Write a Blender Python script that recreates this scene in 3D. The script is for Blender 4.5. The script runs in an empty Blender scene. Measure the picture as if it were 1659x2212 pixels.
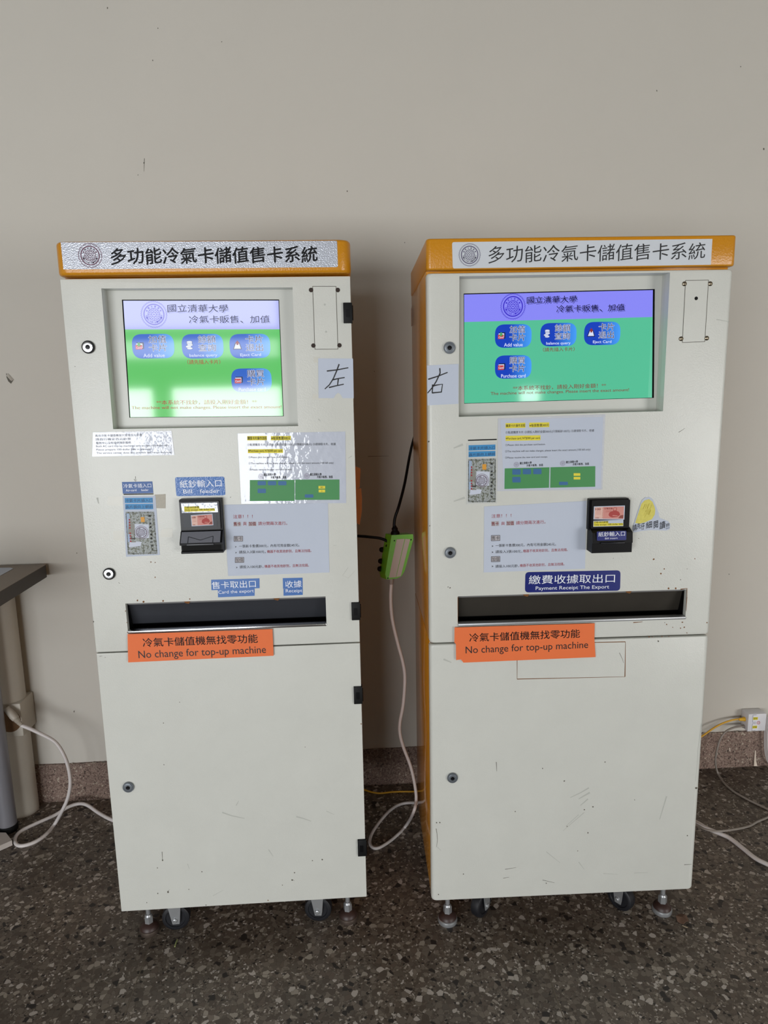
import bpy, bmesh, math, random
from mathutils import Vector, Matrix
random.seed(7)
SC = bpy.context.scene
COL = SC.collection

# ------------------------------------------------------------------ camera
F_PX, PITCH, ROLL, CAM_H = 1482.57, math.radians(10.037), math.radians(-1.1256), 1.2088
CAM = Vector((0, 0, CAM_H))
FWD = Vector((0, math.cos(PITCH), -math.sin(PITCH)))
_r = Vector((1, 0, 0)); _u = Vector((0, math.sin(PITCH), math.cos(PITCH)))
RGT = math.cos(ROLL) * _r + math.sin(ROLL) * _u
UPV = -math.sin(ROLL) * _r + math.cos(ROLL) * _u
cd = bpy.data.cameras.new('camera')
cam = bpy.data.objects.new('camera', cd)
COL.objects.link(cam)
cd.sensor_fit = 'HORIZONTAL'; cd.sensor_width = 36; cd.lens = F_PX * 36 / 1659
cd.clip_start = 0.02
m3 = Matrix((RGT, UPV, -FWD)).transposed()
cam.matrix_world = Matrix.Translation(CAM) @ m3.to_4x4()
SC.camera = cam

# ------------------------------------------------------------------ colour management, world
vs = SC.view_settings
SC.display_settings.display_device = 'sRGB'
vs.view_transform = 'Standard'; vs.look = 'None'; vs.exposure = 0.0; vs.gamma = 1.0
vs.use_curve_mapping = False
SC.cycles.use_denoising = True
SC.cycles.max_bounces = 10
world = bpy.data.worlds.new('world'); SC.world = world
world.use_nodes = True
bg = world.node_tree.nodes['Background']
bg.inputs[0].default_value = (0.75, 0.85, 1.0, 1); bg.inputs[1].default_value = 1.0


class Frame:
    """an upright plane-aligned frame: u to the right, d into the depth, z up"""
    def __init__(s, x, y, yaw):
        a = math.radians(yaw)
        s.o = Vector((x, y, 0)); s.yaw = a
        s.ex = Vector((math.cos(a), math.sin(a), 0)); s.ey = Vector((-math.sin(a), math.cos(a), 0))
        s.M = Matrix.Translation(s.o) @ Matrix.Rotation(a, 4, 'Z')

    def at(s, px, py, d=0.0):      # where a photo pixel lies on the plane at depth d
        D = FWD + RGT * ((px - 829.5) / F_PX) - UPV * ((py - 1106) / F_PX)
        t = (s.o + s.ey * d - CAM).dot(s.ey) / D.dot(s.ey)
        q = CAM + D * t - s.o
        return q.dot(s.ex), q.z

    def p3(s, px, py, d=0.0):
        u, z = s.at(px, py, d)
        return (u, d, z)

    def floor(s, px, py, z=0.0):   # where a photo pixel lies on the floor
        D = FWD + RGT * ((px - 829.5) / F_PX) - UPV * ((py - 1106) / F_PX)
        q = CAM + D * ((z - CAM_H) / D.z) - s.o
        return (q.dot(s.ex), q.dot(s.ey), z)


KL = Frame(-.5948, 1.3353, 3.2122)     # left kiosk, origin below its front left corner
KR = Frame(.0886, 1.3483, 2.0461)      # right kiosk
WF = Frame(0, 1.9618, 3.16)            # the room, origin on the back wall
LW, RW, DEP = .540, .589, .372
ZB, ZS, ZT, ZC = .0915, .691, 1.4245, 1.4855

# ------------------------------------------------------------------ daylight through the windows, plus an added fill light at the right
def area(name, frame, u0, u1, z0, z1, d, power, col):
    li = bpy.data.lights.new(name, 'AREA'); li.shape = 'RECTANGLE'
    li.size = u1 - u0; li.size_y = z1 - z0; li.energy = power; li.color = col
    ob = bpy.data.objects.new(name, li); COL.objects.link(ob)
    ob.matrix_world = frame.M @ Matrix.Translation(((u0 + u1) / 2, d, (z0 + z1) / 2)) @ Matrix.Rotation(math.pi / 2, 4, 'X')
    return ob
FRONT = -5.0
area('window_daylight', WF, -3.5, -.5, 0.0, 1.36, FRONT - .16, 146, (.97, .985, 1.0))
area('upper_daylight', WF, -3.5, -.5, 1.46, 2.15, FRONT - .16, 24, (.97, .985, 1.0))
area('right_fill_light', WF, 2.5, 4.7, 0.0, 1.3, FRONT - .16, 122, (1.0, .985, .96))  # added fill to brighten the right wall; no window is known there
area('garden_daylight', WF, 1.1, 1.5, .98, 1.3, FRONT - .16, 4, (.9, 1.0, .92))

# ------------------------------------------------------------------ materials
def lin(c):
    return tuple(((v / 255) / 12.92 if v / 255 <= .04045 else ((v / 255 + .055) / 1.055) ** 2.4) for v in c) + (1,)
MATS = {}
def mat(name, col, rough=.5, metal=0.0, spec=.5, emit=None, es=1.0, bump=0, bscale=100, var=0, vscale=8, coat=0, alpha=1):
    if name in MATS: return MATS[name]
    m = bpy.data.materials.new(name); m.use_nodes = True
    nt = m.node_tree; b = nt.nodes['Principled BSDF']
    b.inputs['Base Color'].default_value = lin(col)
    b.inputs['Roughness'].default_value = rough; b.inputs['Metallic'].default_value = metal
    b.inputs['Specular IOR Level'].default_value = spec
    b.inputs['Coat Weight'].default_value = coat; b.inputs['Coat Roughness'].default_value = .04
    b.inputs['Alpha'].default_value = alpha
    if emit:
        b.inputs['Emission Color'].default_value = lin(emit); b.inputs['Emission Strength'].default_value = es
    if bump or var:
        tc = nt.nodes.new('ShaderNodeTexCoord')
    if bump:
        n = nt.nodes.new('ShaderNodeTexNoise'); n.inputs['Scale'].default_value = bscale; n.inputs['Detail'].default_value = 2
        bp = nt.nodes.new('ShaderNodeBump'); bp.inputs['Strength'].default_value = bump; bp.inputs['Distance'].default_value = .002
        nt.links.new(tc.outputs['Object'], n.inputs['Vector']); nt.links.new(n.outputs['Fac'], bp.inputs['Height'])
        nt.links.new(bp.outputs['Normal'], b.inputs['Normal'])
        if coat: nt.links.new(bp.outputs['Normal'], b.inputs['Coat Normal'])
    if var:
        n = nt.nodes.new('ShaderNodeTexNoise'); n.inputs['Scale'].default_value = vscale; n.inputs['Detail'].default_value = 5
        n.inputs['Roughness'].default_value = .6
        mx = nt.nodes.new('ShaderNodeMix'); mx.data_type = 'RGBA'
        c = lin(col)
        mx.inputs[6].default_value = tuple(min(1, v * (1 - var)) for v in c[:3]) + (1,)
        mx.inputs[7].default_value = tuple(min(1, v * (1 + var)) for v in c[:3]) + (1,)
        nt.links.new(tc.outputs['Object'], n.inputs['Vector']); nt.links.new(n.outputs['Fac'], mx.inputs[0])
        nt.links.new(mx.outputs[2], b.inputs['Base Color'])
    MATS[name] = m
    return m

def ramp_mat(name, scale, stops, rough=.5, kind='noise', detail=6, spec=.5):
    if name in MATS: return MATS[name]
    m = bpy.data.materials.new(name); m.use_nodes = True
    nt = m.node_tree; b = nt.nodes['Principled BSDF']; b.inputs['Roughness'].default_value = rough
    b.inputs['Specular IOR Level'].default_value = spec
    tc = nt.nodes.new('ShaderNodeTexCoord')
    n = nt.nodes.new('ShaderNodeTexNoise'); n.inputs['Scale'].default_value = scale; n.inputs['Detail'].default_value = detail
    cr = nt.nodes.new('ShaderNodeValToRGB')
    while len(cr.color_ramp.elements) < len(stops): cr.color_ramp.elements.new(.5)
    for e, (p, c) in zip(cr.color_ramp.elements, stops): e.position = p; e.color = lin(c)
    nt.links.new(tc.outputs['Object'], n.inputs['Vector']); nt.links.new(n.outputs['Fac'], cr.inputs[0])
    nt.links.new(cr.outputs[0], b.inputs['Base Color'])
    MATS[name] = m
    return m

def terrazzo(name, scale, stops, grout, rough, soft=None, bump=.03, stain=None):
    m = bpy.data.materials.new(name); m.use_nodes = True
    nt = m.node_tree; N = nt.nodes; Lk = nt.links; b = N['Principled BSDF']
    b.inputs['Roughness'].default_value = rough; b.inputs['Specular IOR Level'].default_value = .35
    tc = N.new('ShaderNodeTexCoord')
    warp = N.new('ShaderNodeTexNoise'); warp.inputs['Scale'].default_value = scale * .8; warp.inputs['Detail'].default_value = 2
    sub = N.new('ShaderNodeVectorMath'); sub.operation = 'SUBTRACT'; sub.inputs[1].default_value = (.5, .5, .5)
    scl = N.new('ShaderNodeVectorMath'); scl.operation = 'SCALE'; scl.inputs['Scale'].default_value = .75 / scale
    add = N.new('ShaderNodeVectorMath'); add.operation = 'ADD'
    Lk.new(tc.outputs['Object'], warp.inputs['Vector']); Lk.new(warp.outputs['Color'], sub.inputs[0])
    Lk.new(sub.outputs[0], scl.inputs[0]); Lk.new(tc.outputs['Object'], add.inputs[0]); Lk.new(scl.outputs[0], add.inputs[1])
    cols = []
    for sc, thr in ((scale, .045), (scale * 2.3, .06)):
        v = N.new('ShaderNodeTexVoronoi'); v.inputs['Scale'].default_value = sc; Lk.new(add.outputs[0], v.inputs['Vector'])
        e = N.new('ShaderNodeTexVoronoi'); e.feature = 'DISTANCE_TO_EDGE'; e.inputs['Scale'].default_value = sc
        Lk.new(add.outputs[0], e.inputs['Vector'])
        sep = N.new('ShaderNodeSeparateColor'); Lk.new(v.outputs['Color'], sep.inputs[0])
        cr = N.new('ShaderNodeValToRGB'); cr.color_ramp.interpolation = 'CONSTANT'
        while len(cr.color_ramp.elements) < len(stops): cr.color_ramp.elements.new(.5)
        for el, (p, c) in zip(cr.color_ramp.elements, stops): el.position = p; el.color = lin(c)
        Lk.new(sep.outputs[0], cr.inputs[0])
        ed = N.new('ShaderNodeMapRange'); ed.inputs[1].default_value = .0; ed.inputs[2].default_value = thr
        Lk.new(e.outputs['Distance'], ed.inputs[0])
        mx = N.new('ShaderNodeMix'); mx.data_type = 'RGBA'; mx.inputs[6].default_value = lin(grout)
        Lk.new(ed.outputs[0], mx.inputs[0]); Lk.new(cr.outputs[0], mx.inputs[7])
        cols.append((mx, sep))
    pick = N.new('ShaderNodeMath'); pick.operation = 'GREATER_THAN'; pick.inputs[1].default_value = .52
    Lk.new(cols[0][1].outputs[1], pick.inputs[0])
    mx = N.new('ShaderNodeMix'); mx.data_type = 'RGBA'
    Lk.new(pick.outputs[0], mx.inputs[0]); Lk.new(cols[1][0].outputs[2], mx.inputs[6]); Lk.new(cols[0][0].outputs[2], mx.inputs[7])
    big = N.new('ShaderNodeTexNoise'); big.inputs['Scale'].default_value = 3.2; big.inputs['Detail'].default_value = 4
    Lk.new(tc.outputs['Object'], big.inputs['Vector'])
    mr = N.new('ShaderNodeMapRange'); mr.inputs[1].default_value = .3; mr.inputs[2].default_value = .7
    mr.inputs[3].default_value = .72; mr.inputs[4].default_value = 1.2
    Lk.new(big.outputs['Fac'], mr.inputs[0])
    mul = N.new('ShaderNodeMix'); mul.data_type = 'RGBA'; mul.blend_type = 'MULTIPLY'; mul.inputs[0].default_value = 1
    Lk.new(mx.outputs[2], mul.inputs[6]); Lk.new(mr.outputs[0], mul.inputs[7])
    Lk.new(mul.outputs[2], b.inputs['Base Color'])
    MATS[name] = m
    return m

# ------------------------------------------------------------------ mesh builder
_TXT = {}
def glyphs(s, off=0.0, kai=False):
    key = (s, off, kai)
    if key not in _TXT:
        cu = bpy.data.curves.new('t', 'FONT'); cu.body = s; cu.size = 1; cu.offset = off; cu.resolution_u = 3
        o = bpy.data.objects.new('t', cu); COL.objects.link(o)
        dg = bpy.context.evaluated_depsgraph_get()
        me = bpy.data.meshes.new_from_object(o.evaluated_get(dg), depsgraph=dg)
        vs_ = [(v.co.x, v.co.y) for v in me.vertices]; fs = [tuple(p.vertices) for p in me.polygons]
        if kai:   # brush lettering: every character's horizontals climb to the right
            vs_ = [(x, y + .13 * ((x % 1.0) - .5)) for x, y in vs_]
        xs = [v[0] for v in vs_]; ys = [v[1] for v in vs_]
        x0, x1, y0, y1 = min(xs), max(xs), min(ys), max(ys)
        _TXT[key] = ([((x - x0) / (x1 - x0), (y - y0) / (y1 - y0)) for x, y in vs_], fs)
        bpy.data.objects.remove(o); bpy.data.curves.remove(cu); bpy.data.meshes.remove(me)
    return _TXT[key]

CENT = {}
class MB:
    def __init__(s, fr):
        s.fr = fr; s.v = []; s.f = []; s.mi = []; s.sm = []; s.mats = []
    def _m(s, m):
        if m not in s.mats: s.mats.append(m)
        return s.mats.index(m)
    def add(s, vs_, fs, m, smooth=False):
        b = len(s.v); s.v += [tuple(v) for v in vs_]; k = s._m(m)
        for f in fs:
            s.f.append(tuple(i + b for i in f)); s.mi.append(k); s.sm.append(smooth)
    def poly(s, pts, m): s.add(pts, [tuple(range(len(pts)))], m)
    def flat(s, uz, d, m): s.poly([(u, d, z) for u, z in uz], m)
    def px(s, pts, d, m): s.flat([s.fr.at(x, y, d) for x, y in pts], d, m)
    def slab(s, uz, d0, d1, m, side=None):   # outline extruded in depth
        n = len(uz)
        vs_ = [(u, d0, z) for u, z in uz] + [(u, d1, z) for u, z in uz]
        s.add(vs_, [tuple(range(n)), tuple(range(2 * n - 1, n - 1, -1))], m)
        s.add(vs_, [(i, (i + 1) % n, n + (i + 1) % n, n + i) for i in range(n)], side or m)
    def slabpx(s, pts, d0, d1, m): s.slab([s.fr.at(x, y, d0) for x, y in pts], d0, d1, m)
    def box(s, u0, u1, d0, d1, z0, z1, m, bev=0.0, seg=2):
        if not bev:
            s.slab([(u0, z0), (u1, z0), (u1, z1), (u0, z1)], d0, d1, m); return
        bm = bmesh.new(); bmesh.ops.create_cube(bm, size=1)
        for v in bm.verts:
            v.co = ((u0 + u1) / 2 + v.co.x * (u1 - u0), (d0 + d1) / 2 + v.co.y * (d1 - d0), (z0 + z1) / 2 + v.co.z * (z1 - z0))
        bmesh.ops.bevel(bm, geom=bm.edges[:], offset=bev, segments=seg, profile=.5, affect='EDGES')
        s.bm(bm, m, True)
    def bm(s, bm, m, smooth=False):
        bm.verts.ensure_lookup_table(); bm.verts.index_update()
        s.add([v.co[:] for v in bm.verts], [tuple(v.index for v in f.verts) for f in bm.faces], m, smooth)
        bm.free()
    def lathe(s, c, axis, prof, m, n=28, smooth=True):   # prof: (along axis, radius)
        if isinstance(axis, str): axis = {'u': (1, 0, 0), 'd': (0, 1, 0), 'z': (0, 0, 1)}[axis]
        ax = Vector(axis).normalized()
        a = ax.orthogonal().normalized(); b = ax.cross(a); c = Vector(c)
        vs_, fs = [], []
        for t, r in prof:
            for i in range(n):
                g = 2 * math.pi * i / n
                vs_.append(c + ax * t + (a * math.cos(g) + b * math.sin(g)) * max(r, 1e-5))
        for j in range(len(prof) - 1):
            for i in range(n):
                fs.append((j * n + i, j * n + (i + 1) % n, (j + 1) * n + (i + 1) % n, (j + 1) * n + i))
        fs.append(tuple(range(n))); k = (len(prof) - 1) * n; fs.append(tuple(range(k + n - 1, k - 1, -1)))
        s.add(vs_, fs, m, smooth)
    def tube(s, pts, r, m, n=10, sub=8):
        P = [Vector(p) for p in pts]
        Q = []
        for i in range(len(P) - 1):
            p0, p1, p2, p3 = P[max(i - 1, 0)], P[i], P[i + 1], P[min(i + 2, len(P) - 1)]
            for k in range(sub):
                t = k / sub
                Q.append(.5 * ((2 * p1) + (p2 - p0) * t + (2 * p0 - 5 * p1 + 4 * p2 - p3) * t * t + (3 * p1 - p0 - 3 * p2 + p3) * t ** 3))
        Q.append(P[-1])
        vs_, fs = [], []
        nrm = None
        for i, q in enumerate(Q):
            tg = (Q[min(i + 1, len(Q) - 1)] - Q[max(i - 1, 0)]).normalized()
            nrm = tg.orthogonal().normalized() if nrm is None else (nrm - tg * nrm.dot(tg)).normalized()
            bn = tg.cross(nrm)
            for k in range(n):
                g = 2 * math.pi * k / n
                vs_.append(q + (nrm * math.cos(g) + bn * math.sin(g)) * r)
        for i in range(len(Q) - 1):
            for k in range(n):
                fs.append((i * n + k, i * n + (k + 1) % n, (i + 1) * n + (k + 1) % n, (i + 1) * n + k))
        fs.append(tuple(range(n))); e = (len(Q) - 1) * n; fs.append(tuple(range(e + n - 1, e - 1, -1)))
        s.add(vs_, fs, m, True)
    def text(s, st, A, B, h, d, m, off=0.0, kai=False):
        vs_, fs = glyphs(st, min(off, 0), kai)
        ax = Vector((B[0] - A[0], B[1] - A[1])); w = ax.length; ax /= w; up = Vector((-ax.y, ax.x))
        sh = [(0, 0)]
        if off > 0:    # a heavier stroke: the line printed again a hair to each side
            k = 8 if off > .02 else 4
            sh += [(off * h * math.cos(2 * math.pi * i / k), off * h * math.sin(2 * math.pi * i / k)) for i in range(k)]
        for dx, dy in sh:
            s.add([(A[0] + dx + ax.x * x * w + up.x * y * h, d, A[1] + dy + ax.y * x * w + up.y * y * h) for x, y in vs_], fs, m)
    def tx(s, st, p0, p1, hp, d, m, off=0.0, kai=False):
        A = s.fr.at(*p0, d); B = s.fr.at(*p1, d); T = s.fr.at(p0[0], p0[1] - hp, d)
        s.text(st, A, B, math.hypot(T[0] - A[0], T[1] - A[1]), d, m, off, kai)
    def disc(s, c, r, d, m, n=24, r2=0.0, sz=1.0):
        if r2:
            vs_ = [(c[0] + r * math.cos(2 * math.pi * i / n), d, c[1] + r * math.sin(2 * math.pi * i / n)) for i in range(n)]
            vs_ += [(c[0] + r2 * math.cos(2 * math.pi * i / n), d, c[1] + r2 * math.sin(2 * math.pi * i / n)) for i in range(n)]
            s.add(vs_, [(i, (i + 1) % n, n + (i + 1) % n, n + i) for i in range(n)], m)
        else:
            s.flat([(c[0] + r * math.cos(2 * math.pi * i / n), c[1] + r * math.sin(2 * math.pi * i / n)) for i in range(n)], d, m)
    def stroke(s, uz, w, d, m, taper=.45):   # a pen or brush line
        n = len(uz); L, R_ = [], []
        for i, p in enumerate(uz):
            a = uz[max(i - 1, 0)]; b = uz[min(i + 1, n - 1)]
            t = Vector((b[0] - a[0], b[1] - a[1])); t = t.normalized() if t.length else Vector((1, 0))
            k = w / 2 * (1 - (1 - taper) * (i / max(1, n - 1)))
            L.append((p[0] - t.y * k, d, p[1] + t.x * k)); R_.append((p[0] + t.y * k, d, p[1] - t.x * k))
        s.add(L + R_, [(i, i + 1, n + i + 1, n + i) for i in range(n - 1)], m)
    def strokepx(s, pts, wp, d, m, taper=.45):
        sc = abs(s.fr.at(pts[0][0] + 1, pts[0][1], d)[0] - s.fr.at(*pts[0], d)[0])
        s.stroke([s.fr.at(x, y, d) for x, y in pts], wp * sc, d, m, taper)
    def emblem(s, c, R, d, m, rot=0.0, letters=True):
        T = 44
        pts = [(c[0] + R * (1.0 if i % 2 else .92) * math.cos(math.pi * i / T), c[1] + R * (1.0 if i % 2 else .92) * math.sin(math.pi * i / T)) for i in range(2 * T + 1)]
        s.stroke(pts, R * .05, d, m, 1)
        s.disc(c, R * .80, d, m, 48, R * .71)
        s.disc(c, R * .47, d, m, 40, R * .42)
        s.disc(c, R * .20, d, m, 28, R * .155)
        st = [(c[0] + R * (.09 if i % 2 == 0 else .04) * math.sin(math.pi * i / 5), c[1] + R * (.09 if i % 2 == 0 else .04) * math.cos(math.pi * i / 5)) for i in range(10)]
        s.flat(st, d, m)
        for i in range(8):
            a = rot + math.pi * i / 4
            s.stroke([(c[0] + R * .19 * math.cos(a), c[1] + R * .19 * math.sin(a)), (c[0] + R * .44 * math.cos(a), c[1] + R * .44 * math.sin(a))], R * .04, d, m, 1)
            a += math.pi / 8
            s.disc((c[0] + R * .33 * math.cos(a), c[1] + R * .33 * math.sin(a)), R * .055, d, m, 6)
        def arc(st_, a0, a1, h, rad, flip):
            for k, ch in enumerate(st_):
                if ch == ' ': continue
                a = a0 + (a1 - a0) * k / max(1, len(st_) - 1) + rot
                t = Vector((math.sin(a), -math.cos(a))) * (1 if not flip else -1)
                o = Vector((c[0] + rad * math.cos(a), c[1] + rad * math.sin(a)))
                up = Vector((-t.y, t.x))
                A = o - t * h * .42 - up * h * .5; B = o + t * h * .42 - up * h * .5
                s.text(ch, A, B, h, d, m, .01)
        if letters:
            arc('學大華清', math.radians(128), math.radians(52), R * .17, R * .59, False)
            arc('TSING HUA UNIVERSITY', math.radians(188), math.radians(352), R * .13, R * .59, True)
        for a in (152, 28):
            a = math.radians(a) + rot
            s.disc((c[0] + R * .59 * math.cos(a), c[1] + R * .59 * math.sin(a)), R * .065, d, m, 10)
    def build(s, name, parent=None, label=None, cat=None, group=None, kind=None, cen=None):
        vs_ = [Vector(v) for v in s.v]
        if cen is None:
            lo = [min(v[i] for v in vs_) for i in range(3)]; hi = [max(v[i] for v in vs_) for i in range(3)]
            cen = Vector(((lo[0] + hi[0]) / 2, (lo[1] + hi[1]) / 2, lo[2] if parent is None else (lo[2] + hi[2]) / 2))
        cen = Vector(cen)
        me = bpy.data.meshes.new(name)
        me.from_pydata([tuple(v - cen) for v in vs_], [], s.f); me.update()
        for m in s.mats: me.materials.append(m)
        me.polygons.foreach_set('material_index', s.mi); me.polygons.foreach_set('use_smooth', s.sm)
        if any(s.sm):
            try: me.set_sharp_from_angle(angle=math.radians(40))
            except Exception: pass
        ob = bpy.data.objects.new(name, me); COL.objects.link(ob)
        place(ob, s.fr, cen, parent, label, cat, group, kind)
        return ob

def place(ob, fr, cen, parent, label, cat, group, kind):
    cen = Vector(cen)
    if parent is None:
        ob.matrix_world = fr.M @ Matrix.Translation(cen)
    else:
        ob.parent = parent; ob.location = cen - CENT[parent.name]
    CENT[ob.name] = cen
    for k, v in (('label', label), ('category', cat), ('group', group), ('kind', kind)):
        if v: ob[k] = v

def thing(name, fr, cen, label, cat, group=None):
    e = bpy.data.objects.new(name, None); e.empty_display_size = .05; COL.objects.link(e)
    place(e, fr, cen, None, label, cat, group, None)
    return e

def cut(mb, holes):      # the builder's mesh minus some boxes
    me = bpy.data.meshes.new('a'); me.from_pydata(mb.v, [], mb.f); me.update()
    a = bpy.data.objects.new('a', me); COL.objects.link(a)
    tmp = [a]
    for h in holes:
        hb = MB(mb.fr); hb.slab(h[0], h[1], h[2], mb.mats[0])
        hm = bpy.data.meshes.new('h'); hm.from_pydata(hb.v, [], hb.f); hm.update()
        bm = bmesh.new(); bm.from_mesh(hm); bmesh.ops.recalc_face_normals(bm, faces=bm.faces[:]); bm.to_mesh(hm); bm.free()
        ho = bpy.data.objects.new('h', hm); COL.objects.link(ho); tmp.append(ho)
        md = a.modifiers.new('b', 'BOOLEAN'); md.operation = 'DIFFERENCE'; md.object = ho; md.solver = 'EXACT'
    bm = bmesh.new(); bm.from_mesh(me); bmesh.ops.recalc_face_normals(bm, faces=bm.faces[:]); bm.to_mesh(me); bm.free()
    dg = bpy.context.evaluated_depsgraph_get()
    ev = bpy.data.meshes.new_from_object(a.evaluated_get(dg), depsgraph=dg)
    out = MB(mb.fr)
    out.add([v.co[:] for v in ev.vertices], [tuple(p.vertices) for p in ev.polygons], mb.mats[0], False)
    for o in tmp: bpy.data.objects.remove(o)
    return out

def rect(u0, u1, z0, z1): return [(u0, z0), (u1, z0), (u1, z1), (u0, z1)]
def rrect(q, r, n=5):    # round the corners of a convex outline (u,z); r may be one value or one per corner
    out = []
    rs = r if isinstance(r, (list, tuple)) else [r] * len(q)
    for i, p in enumerate(q):
        a = Vector(q[i - 1]) - Vector(p); b = Vector(q[(i + 1) % len(q)]) - Vector(p); P = Vector(p)
        if rs[i] <= 0: out.append(tuple(P)); continue
        s0 = P + a.normalized() * rs[i]; s1 = P + b.normalized() * rs[i]
        for k in range(n + 1):
            t = k / n
            out.append(tuple((1 - t) ** 2 * s0 + 2 * t * (1 - t) * P + t * t * s1))
    return out

# palette
WALL = mat('wall paint', (201, 197, 188), .75, bump=.12, bscale=60, var=.03, vscale=4)
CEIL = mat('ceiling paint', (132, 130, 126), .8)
CREAM = mat('cream enamel', (205, 206, 199), .3, spec=.4, bump=.12, bscale=420, var=.05, vscale=11)
CREAM2 = mat('cream enamel bezel', (198, 199, 192), .35)
ORANGE = mat('orange enamel', (202, 136, 24), .28, bump=.22, bscale=300)
ORANGESIDE = mat('orange enamel side', (206, 142, 40), .13, bump=.03, bscale=60)
BLACK = mat('black plastic', (10, 10, 12), .4, spec=.15)
BLACKM = mat('black matt plastic', (13, 14, 15), .6, spec=.25)
DARK = mat('dark void', (6, 6, 6), .9)
GREYPL = mat('dark grey plastic', (30, 31, 36), .35, spec=.3)
CHROME = mat('chrome', (225, 228, 232), .18, 1.0)
STEEL = mat('zinc steel', (168, 170, 172), .38, .6)
DSTEEL = mat('dull stainless steel', (112, 110, 106), .34, 1.0, var=.08, vscale=14)
PAPER = mat('white paper', (189, 197, 212), .7)
PAPERL = mat('laminated white paper', (186, 192, 206), .35, coat=1.0, bump=.30, bscale=70)
FILM = mat('clear lamination film', (198, 201, 208), .2, coat=.35, bump=.3, bscale=80)
INK = mat('black ink', (22, 22, 26), .5)
REDINK = mat('red ink', (158, 40, 48), .6)
GREYINK = mat('grey shading ink', (176, 172, 176), .7)
YEL = mat('yellow highlighter', (226, 212, 60), .6)
GREENP = mat('printed green', (62, 138, 76), .5)
BLUEP = mat('printed blue', (46, 134, 190), .5)
BLUEBTN = mat('printed button blue', (44, 100, 150), .5)
VIOLETP = mat('printed violet grey', (128, 114, 140), .5)
SIGNO = mat('orange paper', (230, 112, 56), .6, bump=.04, bscale=60)
SILVER = mat('silver foil sticker', (188, 192, 202), .22, .25, bump=.35, bscale=420)
WHITEST = mat('pale grey vinyl', (206, 211, 217), .35)
BLUELAB = mat('blue label vinyl', (62, 108, 176), .25)
BLUELABG = mat('blue label vinyl glossy', (42, 100, 172), .25, spec=.4, bump=.45, bscale=330, coat=.25)
NAVY = mat('navy label vinyl', (21, 33, 112), .3)
WHITEINK = mat('white ink', (235, 238, 245), .4)
RUST = mat('rust', (120, 78, 40), .9)
GRIME = mat('grime', (96, 92, 82), .8)
SCUFF = mat('pale scuff', (181, 183, 176), .6)
CORDW = mat('white cable sheath', (212, 206, 204), .4)
CORDG = mat('grey cable sheath', (140, 132, 124), .45)
CORDY = mat('yellow cable sheath', (214, 162, 40), .4)
GREEN = mat('green plastic', (104, 172, 44), .35)

# ------------------------------------------------------------------ the room
def structure(name, mb, **k): return mb.build(name, kind='structure', **k)
U0, U1, ZH = -3.9, 4.9, 3.1
w = MB(WF); w.box(U0, U1, 0, .15, 0, ZH, WALL)
for x, y, r in ((341, 61, 2.2), (479, 90, 1.6), (330, 130, 2.0), (311, 352, 2), (298, 378, 1.4), (750, 413, 1.8), (874, 524, 1.6), (1419, 196, 2), (1600, 144, 2), (1650, 322, 2.4), (1247, 552, 1.6), (160, 1537, 2.4), (166, 1195, 1.6), (232, 17, 2), (1575, 1240, 1.4), (809, 802, 1.4)):
    w.px([(x + .7 * r * random.uniform(.5, 1.3) * math.cos(a), y + r * random.uniform(.5, 1.3) * math.sin(a)) for a in [k * 1.05 for k in range(6)]], -.0006, GRIME)
w.strokepx([(312, 342), (311, 370)], 1, -.0006, GRIME); w.strokepx([(795, 986), (840, 985)], 1, -.0006, GRIME)
# a lifted flake of wall paint with the bare patch under it
w.px([(13, 806), (19, 812), (28, 822), (24, 829), (18, 824), (14, 815)], -.0006, GRIME)
a, b, c_, d_ = [WF.at(x, y, -.006) for x, y in ((15, 806), (28, 820), (31, 821), (24, 829))]
w.add([(a[0], -.001, a[1]), (b[0], -.001, b[1]), (b[0] - .004, -.008, b[1] - .004), (a[0] - .003, -.006, a[1] - .006)], [(0, 1, 2, 3)], WALL)
structure('wall_back', w)
FLOORM = terrazzo('terrazzo floor', 92, [(0, (49, 44, 42)), (.07, (100, 91, 82)), (.24, (117, 107, 97)), (.42, (91, 81, 72)), (.60, (126, 116, 105)), (.74, (105, 93, 83)), (.86, (163, 154, 142)), (.94, (192, 184, 176))], (79, 71, 62), .42)
f = MB(WF); f.box(U0, U1, FRONT - .1, .15, -.1, 0, FLOORM); structure('floor', f)
f = MB(WF); f.box(U0, U1, FRONT - .1, .15, ZH, ZH + .1, CEIL); structure('ceiling', f)
f = MB(WF); f.box(U0 - .1, U0, FRONT - .1, .15, 0, ZH, WALL); structure('wall_left', f)
f = MB(WF); f.box(U1, U1 + .1, FRONT - .1, .15, 0, ZH, WALL); structure('wall_right', f)
PANES = [(-3.45, -1.66, .06, 1.27), (-1.54, -.60, .06, 1.27), (-3.45, -.60, 1.49, 1.66), (-3.45, -.60, 1.73, 2.10), (2.55, 4.65, .06, 1.25), (1.2, 1.38, 1.08, 1.2)]  # the wide opening at the right is added to let the fill light in
f = MB(WF); f.box(U0, U1, FRONT - .1, FRONT, 0, ZH, WALL)
structure('wall_front', cut(f, [(rect(a, b, c, d), FRONT - .2, FRONT + .1) for a, b, c, d in PANES]))
FRAME = mat('window frame paint', (120, 122, 118), .5)
f = MB(WF)
for a, b, c, d in PANES[:5]:
    for q in (rect(a, b, c, c + .012), rect(a, b, d - .012, d), rect(a, a + .02, c, d), rect(b - .02, b, c, d)): f.slab(q, FRONT - .08, FRONT - .03, FRAME)
f.slab(rect(3.58, 3.62, .06, 1.25), FRONT - .08, FRONT - .03, FRAME)  # mullion of the added right opening
f.slab(rect(-2.2, -2.16, 1.73, 2.10), FRONT - .08, FRONT - .03, FRAME)
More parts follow.
